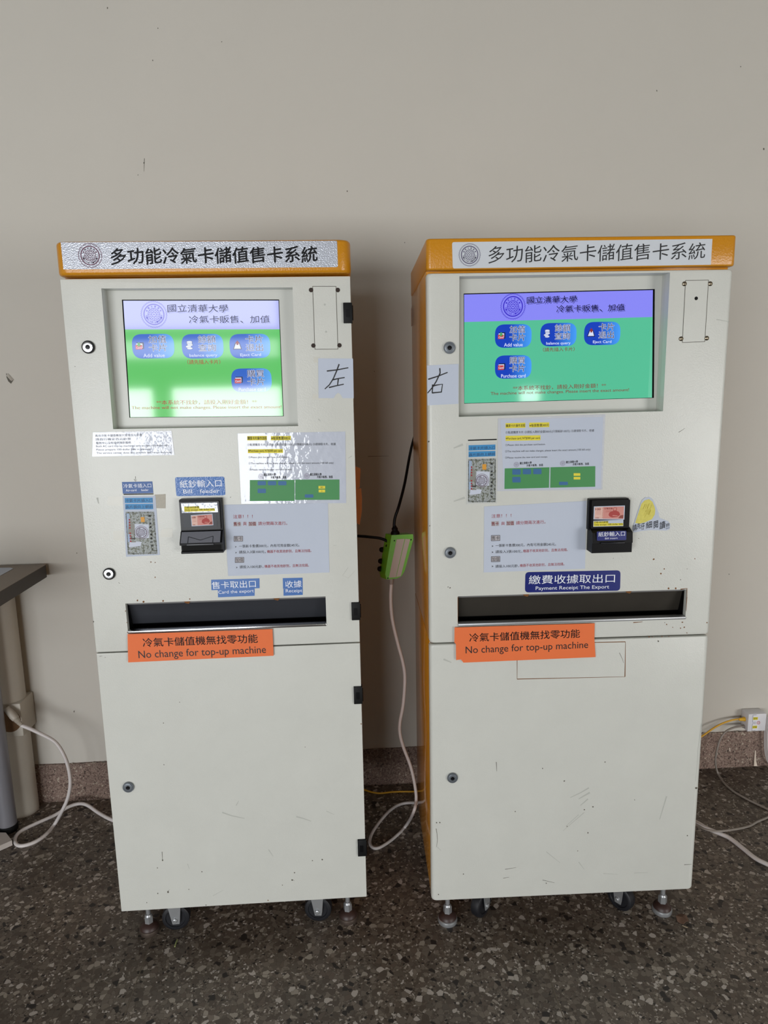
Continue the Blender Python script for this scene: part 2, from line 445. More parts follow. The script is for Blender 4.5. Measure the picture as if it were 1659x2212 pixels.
structure('window_1', f)
SKIRT = terrazzo('terrazzo skirting', 210, [(0, (96, 78, 70)), (.2, (132, 112, 102)), (.5, (146, 126, 114)), (.72, (118, 98, 88)), (.88, (170, 158, 142)), (.95, (66, 54, 48))], (112, 92, 82), .6)
f = MB(WF)
n = 120; top = [(U0 + (U1 - U0) * i / n, .1215 + random.uniform(-.0012, .0012)) for i in range(n + 1)]
f.slab([(U0, 0), (U1, 0)] + top[::-1], -.006, 0, SKIRT)
CRUMB = mat('broken plaster edge', (150, 138, 124), .9)
for i in range(170):
    u = random.uniform(-1.3, 1.3); r = random.uniform(.002, .006)
    f.flat([(u - r, .1215 + random.uniform(-.002, .001)), (u + r, .1215 + random.uniform(-.002, .001)), (u + r * .5, .1235 + random.uniform(0, .002)), (u - r * .6, .1232)], -.0065, random.choice((CRUMB, GRIME, CRUMB)))
structure('baseboard_back', f)
for k, uu in enumerate((-.576, .2845)):
    f = MB(WF); f.box(uu - .0011, uu + .0011, FRONT, -.006, -.004, .0004, mat('joint strip', (104, 94, 80), .5)); structure('trim_%d' % (k + 1), f)

# ------------------------------------------------------------------ kiosks
def em(name, c, es=1.0):
    return mat(name, (8, 8, 8), .06, spec=.85, emit=c, es=es)

def grad_em(name, c0, c1, u0, u1):   # a drawn button that gets lighter to its right, as displayed
    if name in MATS: return MATS[name]
    m = em(name, c0); nt = m.node_tree; b = nt.nodes['Principled BSDF']
    tc = nt.nodes.new('ShaderNodeTexCoord'); sx = nt.nodes.new('ShaderNodeSeparateXYZ'); mr = nt.nodes.new('ShaderNodeMapRange')
    mr.inputs[1].default_value = u0; mr.inputs[2].default_value = u1
    mx = nt.nodes.new('ShaderNodeMix'); mx.data_type = 'RGBA'; mx.inputs[6].default_value = lin(c0); mx.inputs[7].default_value = lin(c1)
    nt.links.new(tc.outputs['Object'], sx.inputs[0]); nt.links.new(sx.outputs[0], mr.inputs[0]); nt.links.new(mr.outputs[0], mx.inputs[0])
    nt.links.new(mx.outputs[2], b.inputs['Emission Color'])
    return m

LOCKM = mat('dull lock metal', (112, 118, 124), .4, .5)
def lock(K, root, px, py, r, light):
    u, z = K.at(px, py, 0)
    b = MB(K)
    b.lathe((u, 0, z), 'd', [(.002, r * .9), (-.003, r), (-.0045, r * .96), (-.0045, r * .80)], BLACKM if light else LOCKM)
    b.lathe((u, -.0005, z), 'd', [(0, r * .8), (-.0050, r * .8), (-.0054, r * .72), (-.0050, r * .32)], CHROME if light else LOCKM)
    o = b.build('lock', root)
    b = MB(K); b.lathe((u, -.0008, z), 'd', [(0, r * .36), (-.0052, r * .36), (-.0056, r * .30)], BLACK)
    b.slab(rect(u - r * .22, u + r * .22, z - r * .24, z - r * .06), -.0070, -.0064, GREYPL)
    b.build('keyhole', o)

def panel(K, root, q, screws, dark, extra):
    b = MB(K)
    p = [K.at(x, y, -.0004) for x, y in q]
    for i in range(4):
        b.stroke([p[i], p[(i + 1) % 4]], .0010, -.0005, GRIME, 1)
    b.flat([(u, z) for u, z in p], -.00025, CREAM)
    for x, y, r, mm in extra:
        b.disc(K.at(x, y, -.0006), r, -.0006, mm, 14)
    o = b.build('speaker_panel', root)
    for x, y in screws:
        u, z = K.at(x, y, 0); s = MB(K)
        if dark: s.lathe((u, 0, z), 'd', [(.001, .0042), (-.0008, .0042), (-.0009, .0030), (-.0006, .0024)], mat('dark screw hole', (44, 30, 22), .7), 16)
        else: s.lathe((u, 0, z), 'd', [(.001, .0044), (-.001, .0044), (-.0024, .0030), (-.0028, .0012)], mat('domed screw', (150, 140, 122), .3, 1), 16)
        s.build('screw', o)

def levelling_foot(K, root, u, d):
    MAROON = mat('worn maroon rubber', (58, 40, 36), .45)
    b = MB(K)
    b.lathe((u, d, 0), 'z', [(0, .0215), (.006, .0225), (.010, .0215), (.0115, .019)], STEEL if K is KR else mat('rusty steel rim', (96, 84, 76), .45, .6))
    b.lathe((u, d, .0115), 'z', [(0, .0205), (.004, .0195), (.008, .0165), (.011, .0125), (.0125, .0095)], MAROON)
    o = b.build('levelling_foot', root)
    b = MB(K)
    b.lathe((u, d, .0235), 'z', [(0, .0098), (.017, .0098)], STEEL, 6, False)
    b.lathe((u, d, .0405), 'z', [(0, .0085), (.004, .0065)], STEEL, 16)
    b.build('hex_nut', o)
    b = MB(K); b.lathe((u, d, .045), 'z', [(0, .0052), (ZB - .040, .0052)], STEEL, 14); b.build('threaded_rod', o)

def caster(K, root, u, d, yaw):
    ax = Vector((math.sin(yaw), -math.cos(yaw), 0)); r = .0315
    tan = Vector((math.cos(yaw), math.sin(yaw), 0))
    c = Vector((u, d, r))
    TYRE = mat('black rubber tyre', (24, 25, 30), .5)
    b = MB(K); b.lathe(c, ax, [(-.011, r * .86), (-.009, r * .97), (-.004, r), (.004, r), (.009, r * .97), (.011, r * .86), (.011, r * .72), (.0085, r * .68), (.0085, r * .2)], TYRE, 32)
    o = b.build('caster_wheel', root)
    b = MB(K)
    for s in (-1, 1):
        off = ax * (s * .0145)
        q = [(-.018, .055), (.016, .055), (.011, .0), (.009, -.010), (-.006, -.010), (-.008, .0)]
        vs_ = [c + off + tan * x + Vector((0, 0, y)) for x, y in q] + [c + off + ax * (s * .002) + tan * x + Vector((0, 0, y)) for x, y in q]
        k = len(q)
        b.add(vs_, [tuple(range(k)), tuple(range(2 * k - 1, k - 1, -1))] + [(i, (i + 1) % k, k + (i + 1) % k, k + i) for i in range(k)], STEEL)
        b.lathe(c + off + ax * (s * .002), ax, [(0, .0055), (s * .003, .0050), (s * .004, .003)], STEEL, 14)
    b.box(u - .017, u + .017, d - .017, d + .017, r + .048, ZB + .002, STEEL)
    b.build('caster_fork', o)

def tray(K, root, u0, u1, z0, z1, bright):
    b = MB(K)
    S = mat('brown grey steel chute', (62, 58, 52), .45, .35, var=.2, vscale=14) if not bright else mat('polished steel chute', (62, 64, 70), .4, .4, var=.12, vscale=14)
    th = .0015
    # front strip, upright plate leaning back, floor and cheeks of the chute
    L2 = mat('bright steel strip', (150, 150, 150), .35, .5)
    b.add([(u0, .010, z1 + .001), (u1, .010, z1 + .001), (u1, .012, z1 - .0065), (u0, .012, z1 - .0065)], [(0, 1, 2, 3)], L2)
    b.add([(u0, .012, z1 - .0065), (u1, .012, z1 - .0065), (u1, .019, z1 - .0075), (u0, .019, z1 - .0075)], [(0, 1, 2, 3)], L2)
    b.add([(u0, .019, z1 - .0075), (u1, .019, z1 - .0075), (u1, .034, z0 + .008), (u0, .034, z0 + .008)], [(0, 1, 2, 3)], S)
    b.add([(u0, .034, z0 + .008), (u1, .034, z0 + .008), (u1, .045, z0 - .004), (u0, .045, z0 - .004)], [(0, 1, 2, 3)], BLACK)
    b.add([(u0, .012, z0 - .006), (u1, .012, z0 - .006), (u1, .045, z0 - .004), (u0, .045, z0 - .004)], [(0, 1, 2, 3)], S)
    for u in (u0 + .0005, u1 - .0005):
        b.add([(u, .010, z1), (u, .019, z1 - .0075), (u, .045, z0 - .004), (u, .012, z0 - .006)], [(0, 1, 2, 3)], BLACK)
    for k in range(2):
        uu = u0 + (u1 - u0) * (.30 + .45 * k)
        b.flat([(uu - .008, z1 - .001), (uu + .008, z1 - .001), (uu + .003, z1 - .008), (uu - .004, z1 - .006)], .0085, RUST)
    o = b.build('dispensing_chute', root)
    b = MB(K)
    b.box(u0, u1, -.004, .013, z0 - .0005, z0 + .0055, CHROME if bright else STEEL, .0018)
    b.build('chute_lip', o)

def kiosk(K, W, label, name, R):
    root = thing(name, K, (W / 2, DEP / 2, 0), label, 'kiosk')
    left = K is KL
    # cabinet
    b = MB(K)
    b.box(.001, W - .001, .019, DEP, ZB + .002, ZS - .0012, ORANGESIDE, .002)
    b.box(.004, W - .004, .022, DEP - .003, ZS - .004, ZS + .004, DARK)
    b2 = MB(K); b2.box(.001, W - .001, .019, DEP, ZS + .0012, ZC - .004 if not left else ZT + .004, ORANGESIDE, .002)
    hs = []
    for hh in (R['screen_hole'], R['tray_hole']):
        hs.append((rect(min(p[0] for p in hh) - .004, max(p[0] for p in hh) + .004, min(p[1] for p in hh) - .018, max(p[1] for p in hh) + .003), -.01, .085))
    b2 = cut(b2, hs)
    b.add(b2.v, b2.f, ORANGESIDE)
    cab = b.build('cabinet', root)
    # cap
    b = MB(K)
    r = .022 if left else .009
    u0, u1 = (-.0035, W + .0018) if left else (-.0005, W + .0008)
    d0 = -.010 if left else -.004
    bm = bmesh.new(); bmesh.ops.create_cube(bm, size=1)
    for v in bm.verts:
        v.co = ((u0 + u1) / 2 + v.co.x * (u1 - u0), (d0 + DEP) / 2 + v.co.y * (DEP - d0), (ZT + .005 + ZC + (.004 if left else 0)) / 2 + v.co.z * (ZC - ZT - .005 + (.004 if left else 0)))
    vert = [e for e in bm.edges if abs(e.verts[0].co.z - e.verts[1].co.z) > .02]
    bmesh.ops.bevel(bm, geom=vert, offset=r, segments=6, profile=.5, affect='EDGES')
    rest = [e for e in bm.edges if abs(e.verts[0].co.z - e.verts[1].co.z) < .001 and abs(e.calc_face_angle(0)) > .8]
    bmesh.ops.bevel(bm, geom=rest, offset=.006 if left else .0035, segments=3, profile=.5, affect='EDGES')
    b.bm(bm, ORANGE, True)
    cap = b.build('top_cap', root)
    # the title plate on the cap
    ti = R['title']; b = MB(K); pd = d0 - .0006
    q = [K.at(x, y, pd) for x, y in ti['q']]
    b.slab(rrect(q, [.0005, .003, .003, .0005] if left else [.004, .0008, .0008, .004]), pd, pd + .0007, SILVER if left else WHITEST)
    plate = b.build('title_plate', root)
    b = MB(K); b.tx('多功能冷氣卡儲值售卡系統', *ti['t'], pd - .0003, INK, .019 if left else 0, True); b.build('lettering', plate)
    b = MB(K); ec = K.at(*ti['e'][:2], pd - .0003)
    b.emblem(ec, ti['e'][2] * .00087, pd - .0003, mat('plum ink', (104, 62, 84), .5) if left else mat('violet ink', (98, 92, 118), .5)); b.build('emblem', plate)
    # doors
    rv = .0012 if left else .008
    holes = R['screen_hole'], R['tray_hole']
    b = MB(K)
    def door(z0, z1):
        d = MB(K)
        out = rrect(rect(0, W, z0, z1), .0015 if left else .007)
        n_ = len(out)
        cu, cz = W / 2, (z0 + z1) / 2
        rings = [(0, .018)] + [(rv * (1 - math.cos(a)), rv * (1 - math.sin(a))) for a in [i * math.pi / 10 for i in range(6)]]
        vs_ = []
        for ins, dd in rings:
            for (u, z) in out:
                vs_.append((cu + (u - cu) * (1 - ins / (W / 2)), dd, cz + (z - cz) * (1 - ins * (.25 if not left else 1) / ((z1 - z0) / 2))))
        fs = []
        for j in range(len(rings) - 1):
            for i in range(n_): fs.append((j * n_ + i, j * n_ + (i + 1) % n_, (j + 1) * n_ + (i + 1) % n_, (j + 1) * n_ + i))
        k = (len(rings) - 1) * n_
        fs.append(tuple(range(k, k + n_))); fs.append(tuple(range(n_ - 1, -1, -1)))
        d.add(vs_, fs, CREAM)
        return d
    up = cut(door(ZS + .0014, ZT), [(h, -.05, .06) for h in holes])
    up.sm = [True] * len(up.sm)
    for m_, wd, pts in R['marks_up']: up.strokepx(pts, wd, -.00025, m_)
    for x, y, r_, m_ in R['dots_up']:
        up.px([(x + r_ * random.uniform(.6, 1.3) * math.cos(a), y + r_ * random.uniform(.6, 1.3) * math.sin(a)) for a in [k * 1.05 for k in range(6)]], -.00025, m_)
    du = up.build('upper_door', root)
    lo = door(ZB, ZS - .0014)
    lo.sm = [True] * len(lo.sm)
    for m_, wd, pts in R['marks_lo']: lo.strokepx(pts, wd, -.00025, m_)
    for x, y, r_, m_ in R['dots_lo']:
        lo.px([(x + r_ * random.uniform(.6, 1.3) * math.cos(a), y + r_ * random.uniform(.6, 1.3) * math.sin(a)) for a in [k * 1.05 for k in range(6)]], -.00025, m_)
    lo.build('lower_door', root)
    # screen recess and bezel
    h = R['screen_hole']; bd = R['bezel_d']; sd = bd + .003
    sq = [K.at(x, y, bd) for x, y in R['screen']]
    b = MB(K)
    n4 = 4
    for i in range(4):
        p, q2 = h[i], h[(i + 1) % 4]
        b.add([(p[0], .0175, p[1]), (q2[0], .0175, q2[1]), (q2[0], bd, q2[1]), (p[0], bd, p[1])], [(0, 1, 2, 3)], CREAM2)
    so = [sq[3], sq[2], sq[1], sq[0]]
    for i in range(4):
        p, q2 = h[i], h[(i + 1) % 4]; a_, b_ = so[i], so[(i + 1) % 4]
        b.add([(p[0], bd, p[1]), (q2[0], bd, q2[1]), (b_[0], bd, b_[1]), (a_[0], bd, a_[1])], [(0, 1, 2, 3)], CREAM2)
        b.add([(a_[0], bd, a_[1]), (b_[0], bd, b_[1]), (b_[0], sd + .002, b_[1]), (a_[0], sd + .002, a_[1])], [(0, 1, 2, 3)], BLACK)
    b.build('screen_bezel', root)
    # the screen with its picture
    b = MB(K); g = .004
    b.slab([(sq[3][0] - g, sq[3][1] - g), (sq[2][0] + g, sq[2][1] - g), (sq[1][0] + g, sq[1][1] + g), (sq[0][0] - g, sq[0][1] + g)], sd + .0005, sd + .010, BLACK)
    ins = .0016
    ss = [(sq[0][0] + ins, sq[0][1] - ins), (sq[1][0] - ins * (1 if left else 1.6), sq[1][1] - ins), (sq[2][0] - ins * (1 if left else 1.6), sq[2][1] + ins * .5), (sq[3][0] + ins * .6, sq[3][1] + ins * .5)]
    b.flat(ss, sd, R['green'])
    scr = b.build('touch_screen', root)
    hy = [K.at(*p, sd) for p in R['header']]
    tt = lambda a, bb, e: (a[0] + (bb[0] - a[0]) * e, a[1] + (bb[1] - a[1]) * e)
    b = MB(K); b.flat([ss[0], ss[1], (ss[1][0] + (ss[2][0] - ss[1][0]) * .2, hy[1][1]), (ss[0][0] + (ss[3][0] - ss[0][0]) * .2, hy[0][1])], sd - .0003, R['head'])
    b.build('screen_header', scr)
    b = MB(K); e1 = em('screen navy ink', (24, 22, 66))
    b.emblem(K.at(*R['emb'][:2], sd), R['emb'][2] * (.00091 if left else .00091), sd - .0006, R['embm'])
    b.build('screen_emblem', scr)
    for st, p0, p1, hh in R['headtext']:
        o_ = 2.6; b = MB(K)
        b.tx(st, (p0[0] + o_, p0[1] + o_), (p1[0] + o_, p1[1] + o_), hh, sd - .0005, R['shadow'], .0, True)
        b.tx(st, p0, p1, hh, sd - .0008, R['navy'], .004, True)
        b.build('screen_lettering', scr)
    for st, p0, p1, hh in R['redtext']:
        b = MB(K); b.tx(st, p0, p1, hh, sd - .0008, R['scrred'], .004); b.build('screen_lettering', scr)
    wh = em('screen white', (214, 222, 250)); rd = em('screen red', (196, 64, 64)); gn = em('screen icon green', (70, 160, 90)); dk = R['navy']
    for (x0, y0, x1, y1, st1, st2, en, ic, dy) in R['buttons']:
        b = MB(K); dd = sd - .0005
        A = K.at(x0, y1 + dy * 0, dd); B = K.at(x1, y0, dd)
        uw, zh = B[0] - A[0], B[1] - A[1]
        out = rrect(rect(A[0], B[0], A[1], B[1]), zh * .42, 8)
        gm = grad_em('screen button blue %d' % (1 if left else 0), R['b0'], R['b1'], -uw * .1, uw * .52)
        b.flat(out, dd, gm)
        def P(fx, fy): return (A[0] + uw * fx, A[1] + zh * fy)
        # white halo and navy strokes of the characters
        for off, mm, dz, sx in ((.038, wh, .0003, 0), (.0, dk, .0005, 0)):
            b.text(st1, P(.40, .63), P(.82, .63), zh * .30, dd - dz, mm, off)
            b.text(st2, P(.40, .29), P(.82, .29), zh * .30, dd - dz, mm, off)
        if len(en) > 12: b.text(en, P(.17, .04), P(.84, .04), zh * .15, dd - .0003, wh, .012)
        else: b.text(en, P(.25, .05), P(.76, .05), zh * .15, dd - .0003, wh, .012)
        if ic == 'card':
            b.flat([P(.11, .40), P(.28, .40), P(.28, .66), P(.11, .66)], dd - .0002, dk)
            b.flat([P(.10, .43), P(.25, .43), P(.25, .62), P(.10, .62)], dd - .0003, wh)
            b.flat([P(.08, .38), P(.24, .38), P(.24, .58), P(.08, .58)], dd - .0004, rd)
            b.text('Card', P(.10, .43), P(.22, .43), zh * .09, dd - .0006, wh, .02)
        elif ic == 'add':
            b.flat([P(.11, .40), P(.28, .40), P(.28, .66), P(.11, .66)], dd - .0002, dk)
            b.flat([P(.10, .43), P(.25, .43), P(.25, .62), P(.10, .62)], dd - .0003, wh)
            b.flat([P(.08, .38), P(.24, .38), P(.24, .56), P(.08, .56)], dd - .0004, rd)
            b.flat([P(.10, .58), P(.16, .48), P(.23, .58), P(.19, .58), P(.19, .66), P(.14, .66), P(.14, .58)], dd - .0006, gn)
            b.text('Card', P(.10, .41), P(.22, .41), zh * .08, dd - .0006, wh, .02)
        elif ic == 'coins':
            for k, (ox, oy) in enumerate(((.19, .42), (.16, .49), (.20, .56), (.19, .63), (.19, .68))):
                c = P(ox, oy)
                b.flat([(c[0] + uw * .075 * math.cos(t * .52), c[1] + zh * .052 * math.sin(t * .52)) for t in range(12)], dd - .0003 - k * .0001, dk)
                b.flat([(c[0] + uw * .066 * math.cos(t * .52), c[1] + zh * .04 * math.sin(t * .52)) for t in range(12)], dd - .00035 - k * .0001, wh)
        else:
            b.flat([P(.08, .37), P(.30, .37), P(.25, .64), P(.14, .64)], dd - .0002, dk)
            b.flat([P(.105, .40), P(.275, .40), P(.235, .61), P(.155, .61)], dd - .0003, wh)
            b.flat([P(.14, .62), P(.195, .74), P(.25, .62), P(.22, .62), P(.22, .55), P(.17, .55), P(.17, .62)], dd - .0005, em('screen dark red', (140, 44, 44)))
        b.build('screen_button', scr)
    for (x, y, r_, lt) in R['locks']: lock(K, root, x, y, r_, lt)
    panel(K, root, *R['panel'])
    t = R['tray_hole']
    tray(K, root, min(p[0] for p in t), max(p[0] for p in t), min(p[1] for p in t), max(p[1] for p in t), left)
    for (x, y) in R['feet']:
        u, d, _ = K.floor(x, y); levelling_foot(K, root, u, .046)
    for u in (.045, W - .045): levelling_foot(K, root, u, DEP - .05)
    for (u, d, yw) in R['casters']: caster(K, root, u, d, yw)
    return root

GRL = em('screen green mint', (96, 196, 104)); GRR = em('screen green teal', (84, 190, 150))
kl = dict(
    title=dict(q=[(137, 582), (730, 577), (728, 520), (131, 523.5)], t=((240.5, 572.5), (686, 567.5), 37), e=(194.5, 552, 25)),
    screen_hole=[(.0733, 1.1452), (.4300, 1.1432), (.4300, 1.4052), (.0741, 1.4070)], bezel_d=.028,
    tray_hole=rect(.0672, .4718, .7312, .7938),
    screen=[(263.2, 647.4), (603, 647), (613, 899.4), (279.6, 902.3)], header=[(270, 711.8), (605, 711.3)],
    green=GRL, head=em('screen header lavender', (166, 172, 232)), emb=(332.7, 679.3, 27.5), embm=em('screen emblem blue left', (92, 88, 196)),
    navy=em('screen navy left', (34, 38, 76)), shadow=em('screen shadow left', (134, 140, 204)), scrred=em('screen text red left', (170, 62, 62)),
    b0=(42, 98, 196), b1=(96, 172, 240),
    headtext=[('國立清華大學', (362, 675), (493, 675.5), 18), ('冷氣卡販售、加值', (408.6, 698.5), (582.6, 698), 17.5)],
    redtext=[('（請先插入卡片）', (405, 787), (476, 786.5), 10), ('**本系統不找鈔，請投入剛好金額！**', (338, 874.6), (555, 873), 10), ('The machine will not make changes. Please insert the exact amount!', (284.5, 886), (608, 884), 8.5)],
    buttons=[(287.6, 720.7, 374.4, 775, '加值', '卡片', 'Add value', 'add', 0), (394.6, 720.7, 481, 775, '餘額', '查詢', 'balance query', 'coins', 0), (497.5, 720.5, 582.6, 774.5, '卡片', '退出', 'Eject Card', 'eject', 0), (501.4, 795, 585.5, 847.6, '購買', '卡片', 'Purchase card', 'card', 0)],
    locks=[(191.5, 750, .0122, True), (236.5, 1239, .0122, True), (278, 1699, .0118, False)],
    panel=([(675.4, 618.5), (725.7, 618.5), (730, 754), (680.3, 754.5)], [(672, 626.5), (729.7, 626.5), (677, 746.5), (733.3, 746)], True, [(701.5, 658, .002, SCUFF), (704.4, 716.6, .002, SCUFF)]),
    feet=[(323, 2013), (752, 1983)],
    casters=[(.103, .052, math.radians(2)), (.428, .052, math.radians(-6)), (.103, .30, .3), (.428, .30, -.3)],
    marks_up=[(SCUFF, 2, [(760, 985), (752, 990)]), (GRIME, 1, [(256, 1258), (259, 1261)]), (SCUFF, 2, [(470, 690), (476, 688)]), (SCUFF, 3, [(688, 905), (692, 910)]),
              (SCUFF, 4, [(210, 1075), (213, 1088)]), (GRIME, 1.0, [(292.3, 1029), (293, 1038)]), (GRIME, 1.0, [(289.5, 1035), (293, 1040), (295.5, 1036)]),
              (SCUFF, 1, [(752, 1226), (740, 1243), (752, 1249), (767, 1233)]), (SCUFF, 1, [(720, 1178), (727, 1178)])],
    dots_up=[(500, 1237, 1, GRIME), (326, 1214, 1.5, RUST), (335, 1215, 1.3, RUST), (335, 1247, 1.4, RUST), (162, 792, 1, GRIME), (297, 1297, 2, RUST), (352, 1298, 2, RUST), (310, 1300, 2.4, RUST), (410, 1294, 1.5, RUST), (271, 1320, 1.2, RUST), (274, 1345, 1.2, RUST), (275.5, 1366, 1.6, RUST), (498, 1074, 1, GRIME), (166, 1195, 1, GRIME), (202, 1343, 1.6, GRIME)],
    marks_lo=[(GRIME, 1.2, [(350, 1840), (351, 1858)]), (GRIME, 1, [(362, 1926), (366, 1922)]), (SCUFF, 3, [(480, 1755), (500, 1762), (528, 1768)]), (SCUFF, 2, [(510, 1740), (516, 1730)]), (SCUFF, 3, [(640, 1764), (655, 1768), (672, 1774)]), (SCUFF, 2, [(580, 1835), (590, 1850)]), (SCUFF, 1.4, [(405, 1866), (409, 1877)]), (SCUFF, 1.4, [(705, 1752), (722, 1760)]), (SCUFF, 1.2, [(460, 1935), (482, 1923)]), (GRIME, 1, [(632, 1900), (636, 1903)]), (GRIME, 1, [(215, 1418), (221, 1417)]), (GRIME, 1, [(226, 1420), (229, 1420)])],
    dots_lo=[(351, 1858, 2, GRIME), (363, 1927, 2, GRIME), (636, 1885, 1.6, GRIME), (631, 1901, 1.8, GRIME), (696, 1857, 1.6, GRIME), (436, 1883, 1.3, GRIME), (340, 1875, 1.2, GRIME), (408, 1921, 1.2, GRIME), (341, 1930, 1.4, GRIME), (354, 1652, 1.2, GRIME), (353, 1562, 1.2, GRIME), (388, 1517, 1, GRIME), (659, 1614, 1, GRIME), (579, 1945, 1.6, RUST), (445, 1955, 1.2, GRIME), (317, 1950, 1.2, GRIME), (675, 1859, 1.2, GRIME), (610, 1912, 1, GRIME), (780, 1564, 1.4, RUST)])
kr = dict(
    title=dict(q=[(978, 580), (1535.6, 572), (1539, 516), (976.5, 523)], t=((1055, 569.5), (1522.5, 561.5), 39), e=(1014.5, 550.5, 23.5)),
    screen_hole=[(.0610, 1.1552), (.4655, 1.1580), (.4655, 1.4195), (.0622, 1.4180)], bezel_d=.034,
    tray_hole=rect(.0590, .5352, .7288, .7918),
    screen=[(1001.4, 634), (1414.5, 624.3), (1412.5, 859.6), (1002.6, 872)], header=[(1002.6, 695.7), (1410.8, 684.8)],
    green=GRR, head=em('screen header violet', (136, 136, 246)), emb=(1108, 662, 27), embm=em('screen emblem blue', (58, 44, 196)),
    navy=em('screen navy right', (14, 12, 50)), shadow=em('screen shadow right', (76, 76, 160)), scrred=em('screen text red', (126, 44, 40)),
    b0=(12, 62, 186), b1=(70, 160, 250),
    headtext=[('國立清華大學', (1138, 656), (1245.5, 653.5), 15.5), ('冷氣卡販售、加值', (1201.8, 675), (1348.5, 671.5), 16)],
    redtext=[('（請先插入卡片）', (1173, 760), (1241, 758.5), 9), ('**本系統不找鈔，請投入剛好金額！**', (1108, 844), (1309, 837.5), 10), ('The machine will not make changes. Please insert the exact amount!', (1060, 855.5), (1358.5, 847), 8.5)],
    buttons=[(1069, 699.8, 1148.7, 751.6, '加值', '卡片', 'Add value', 'add', 0), (1166.6, 696.9, 1246, 748.5, '餘額', '查詢', 'balance query', 'coins', 0), (1261, 694.5, 1341, 746, '卡片', '退出', 'Eject Card', 'eject', 0), (1069, 766.8, 1148.5, 818.4, '購買', '卡片', 'Purchase card', 'card', 0)],
    locks=[(970.5, 751.5, .0115, False), (972, 1193.5, .0115, False), (977, 1679, .0115, False)],
    panel=([(1481, 605.7), (1530.6, 605), (1522.5, 738), (1474, 739.8)], [(1478.3, 613.2), (1534, 613), (1471, 731.8), (1526.5, 730.6)], False, [(1504, 644.5, .0034, DARK)]),
    feet=[(967, 1990), (1430, 1968)],
    casters=[(.122, .062, math.radians(48)), (.452, .062, math.radians(-52)), (.122, .30, .4), (.452, .30, -.4)],
    marks_up=[(GRIME, 1, [(1466, 934), (1480, 925)]), (SCUFF, 2, [(1548, 690), (1576, 695)]), (RUST, 2.2, [(1470, 1273), (1484, 1271), (1484, 1290)]), (RUST, 1.6, [(1484, 1290), (1482, 1320)]), (RUST, 1.4, [(989, 1290), (989, 1345)]), (RUST, 2, [(1368, 1345), (1388, 1343)]), (SCUFF, 5, [(1000, 960), (980, 968)]), (SCUFF, 5, [(1004, 1075), (980, 1083)])],
    dots_up=[(1412, 1208, 2, RUST), (1435, 1229, 1.6, RUST), (1428, 1239, 2, RUST), (1501, 1207, 1.4, RUST), (1484, 1229, 1, GRIME), (1470, 1252, 1.2, GRIME), (1440, 1349, 1.4, RUST), (1474, 1344, 1.8, RUST), (1478, 1355, 1.6, RUST), (1453, 1355, 1.2, RUST), (1470, 1357, 1.4, RUST), (1484, 1367, 1.4, RUST), (1527, 1345, 1.6, RUST), (1436, 1345, 1, GRIME), (1402, 1375.5, 1.6, RUST), (1409, 1376, 1.2, RUST), (1445, 1375, 1.2, RUST), (1430, 1375, 1.2, RUST), (1444, 1271, 2.4, RUST), (1460, 1271, 2.2, RUST), (1380, 1163, 1, GRIME), (1325, 1206, 1, GRIME), (972, 1270, 1.6, GRIME), (968, 1268, 1.2, GRIME), (926, 954, 1.8, GRIME), (928, 1136, 1.2, GRIME)],
    marks_lo=[(RUST, 1.7, [(1117, 1391), (1117, 1467)]), (RUST, 1.7, [(1117, 1467), (1350, 1462)]), (RUST, 1.9, [(1350, 1462), (1351, 1386.5)]), (RUST, 1.8, [(1351, 1386.5), (1117, 1391)]), (SCUFF, 3, [(1272, 1702), (1255, 1712), (1232, 1723)]), (SCUFF, 4, [(1274, 1712), (1250, 1726)]), (SCUFF, 3, [(1270, 1726), (1254, 1740)]), (SCUFF, 1.5, [(1262, 1755), (1216, 1795)]), (SCUFF, 1.4, [(1250, 1760), (1222, 1785)]), (GRIME, 1, [(1091, 1878), (1115, 1874)]), (GRIME, 1, [(1087, 1897), (1100, 1895)]), (GRIME, 1, [(1172, 1901), (1198, 1907)]), (SCUFF, 1.5, [(1180, 1840), (1210, 1864)]), (SCUFF, 1.5, [(1250, 1862), (1262, 1878)]), (SCUFF, 1.2, [(1303, 1887), (1335, 1889)]), (SCUFF, 1.2, [(1370, 1886), (1400, 1885)]), (GRIME, 1.3, [(1478, 1868), (1494, 1867)]), (SCUFF, 3, [(1440, 1720), (1425, 1770)]), (GRIME, 1.4, [(1072, 1646), (1073, 1666)]), (GRIME, 1.2, [(942, 1790), (944, 1800), (945, 1815), (943, 1830)]), (SCUFF, 1.2, [(945, 1830), (953, 1838)]), (SCUFF, 4, [(958, 1424), (975, 1431)]), (SCUFF, 1.3, [(1516, 1563), (1508, 1615), (1506, 1650), (1502.6, 1688)]), (GRIME, 1, [(1338, 1410), (1345, 1425), (1347, 1432)])],
    dots_lo=[(1504, 1702, 2.4, GRIME), (1281, 1743, 1.7, GRIME), (1262, 1749, 1.7, GRIME), (1225, 1785, 1.3, GRIME), (1270, 1799, 1.8, GRIME), (1113, 1753, 1.4, GRIME), (1172, 1660, 1.4, GRIME), (1219, 1687, 1.6, GRIME), (1307, 1646, 1.4, GRIME), (1248, 1838, 1.2, GRIME), (1485, 1805, 1.4, GRIME), (1001, 1888, 1.3, GRIME), (1180, 1908, 1.3, GRIME), (1422, 1385, 2, GRIME), (947, 1932, 1.4, GRIME), (943, 1777, 1.6, GRIME), (950, 1777, 1.6, GRIME), (1371, 1728, 1.2, GRIME)])
left_root = kiosk(KL, LW, 'cream kiosk with four black side hinges and squarish green screen, nearest the desk', 'payment_kiosk', kl)
right_root = kiosk(KR, RW, 'cream kiosk with visible orange side and wide violet topped screen, right of green power strip', 'payment_kiosk', kr)
right_root['group'] = left_root['group'] = 'self service kiosks against the wall'

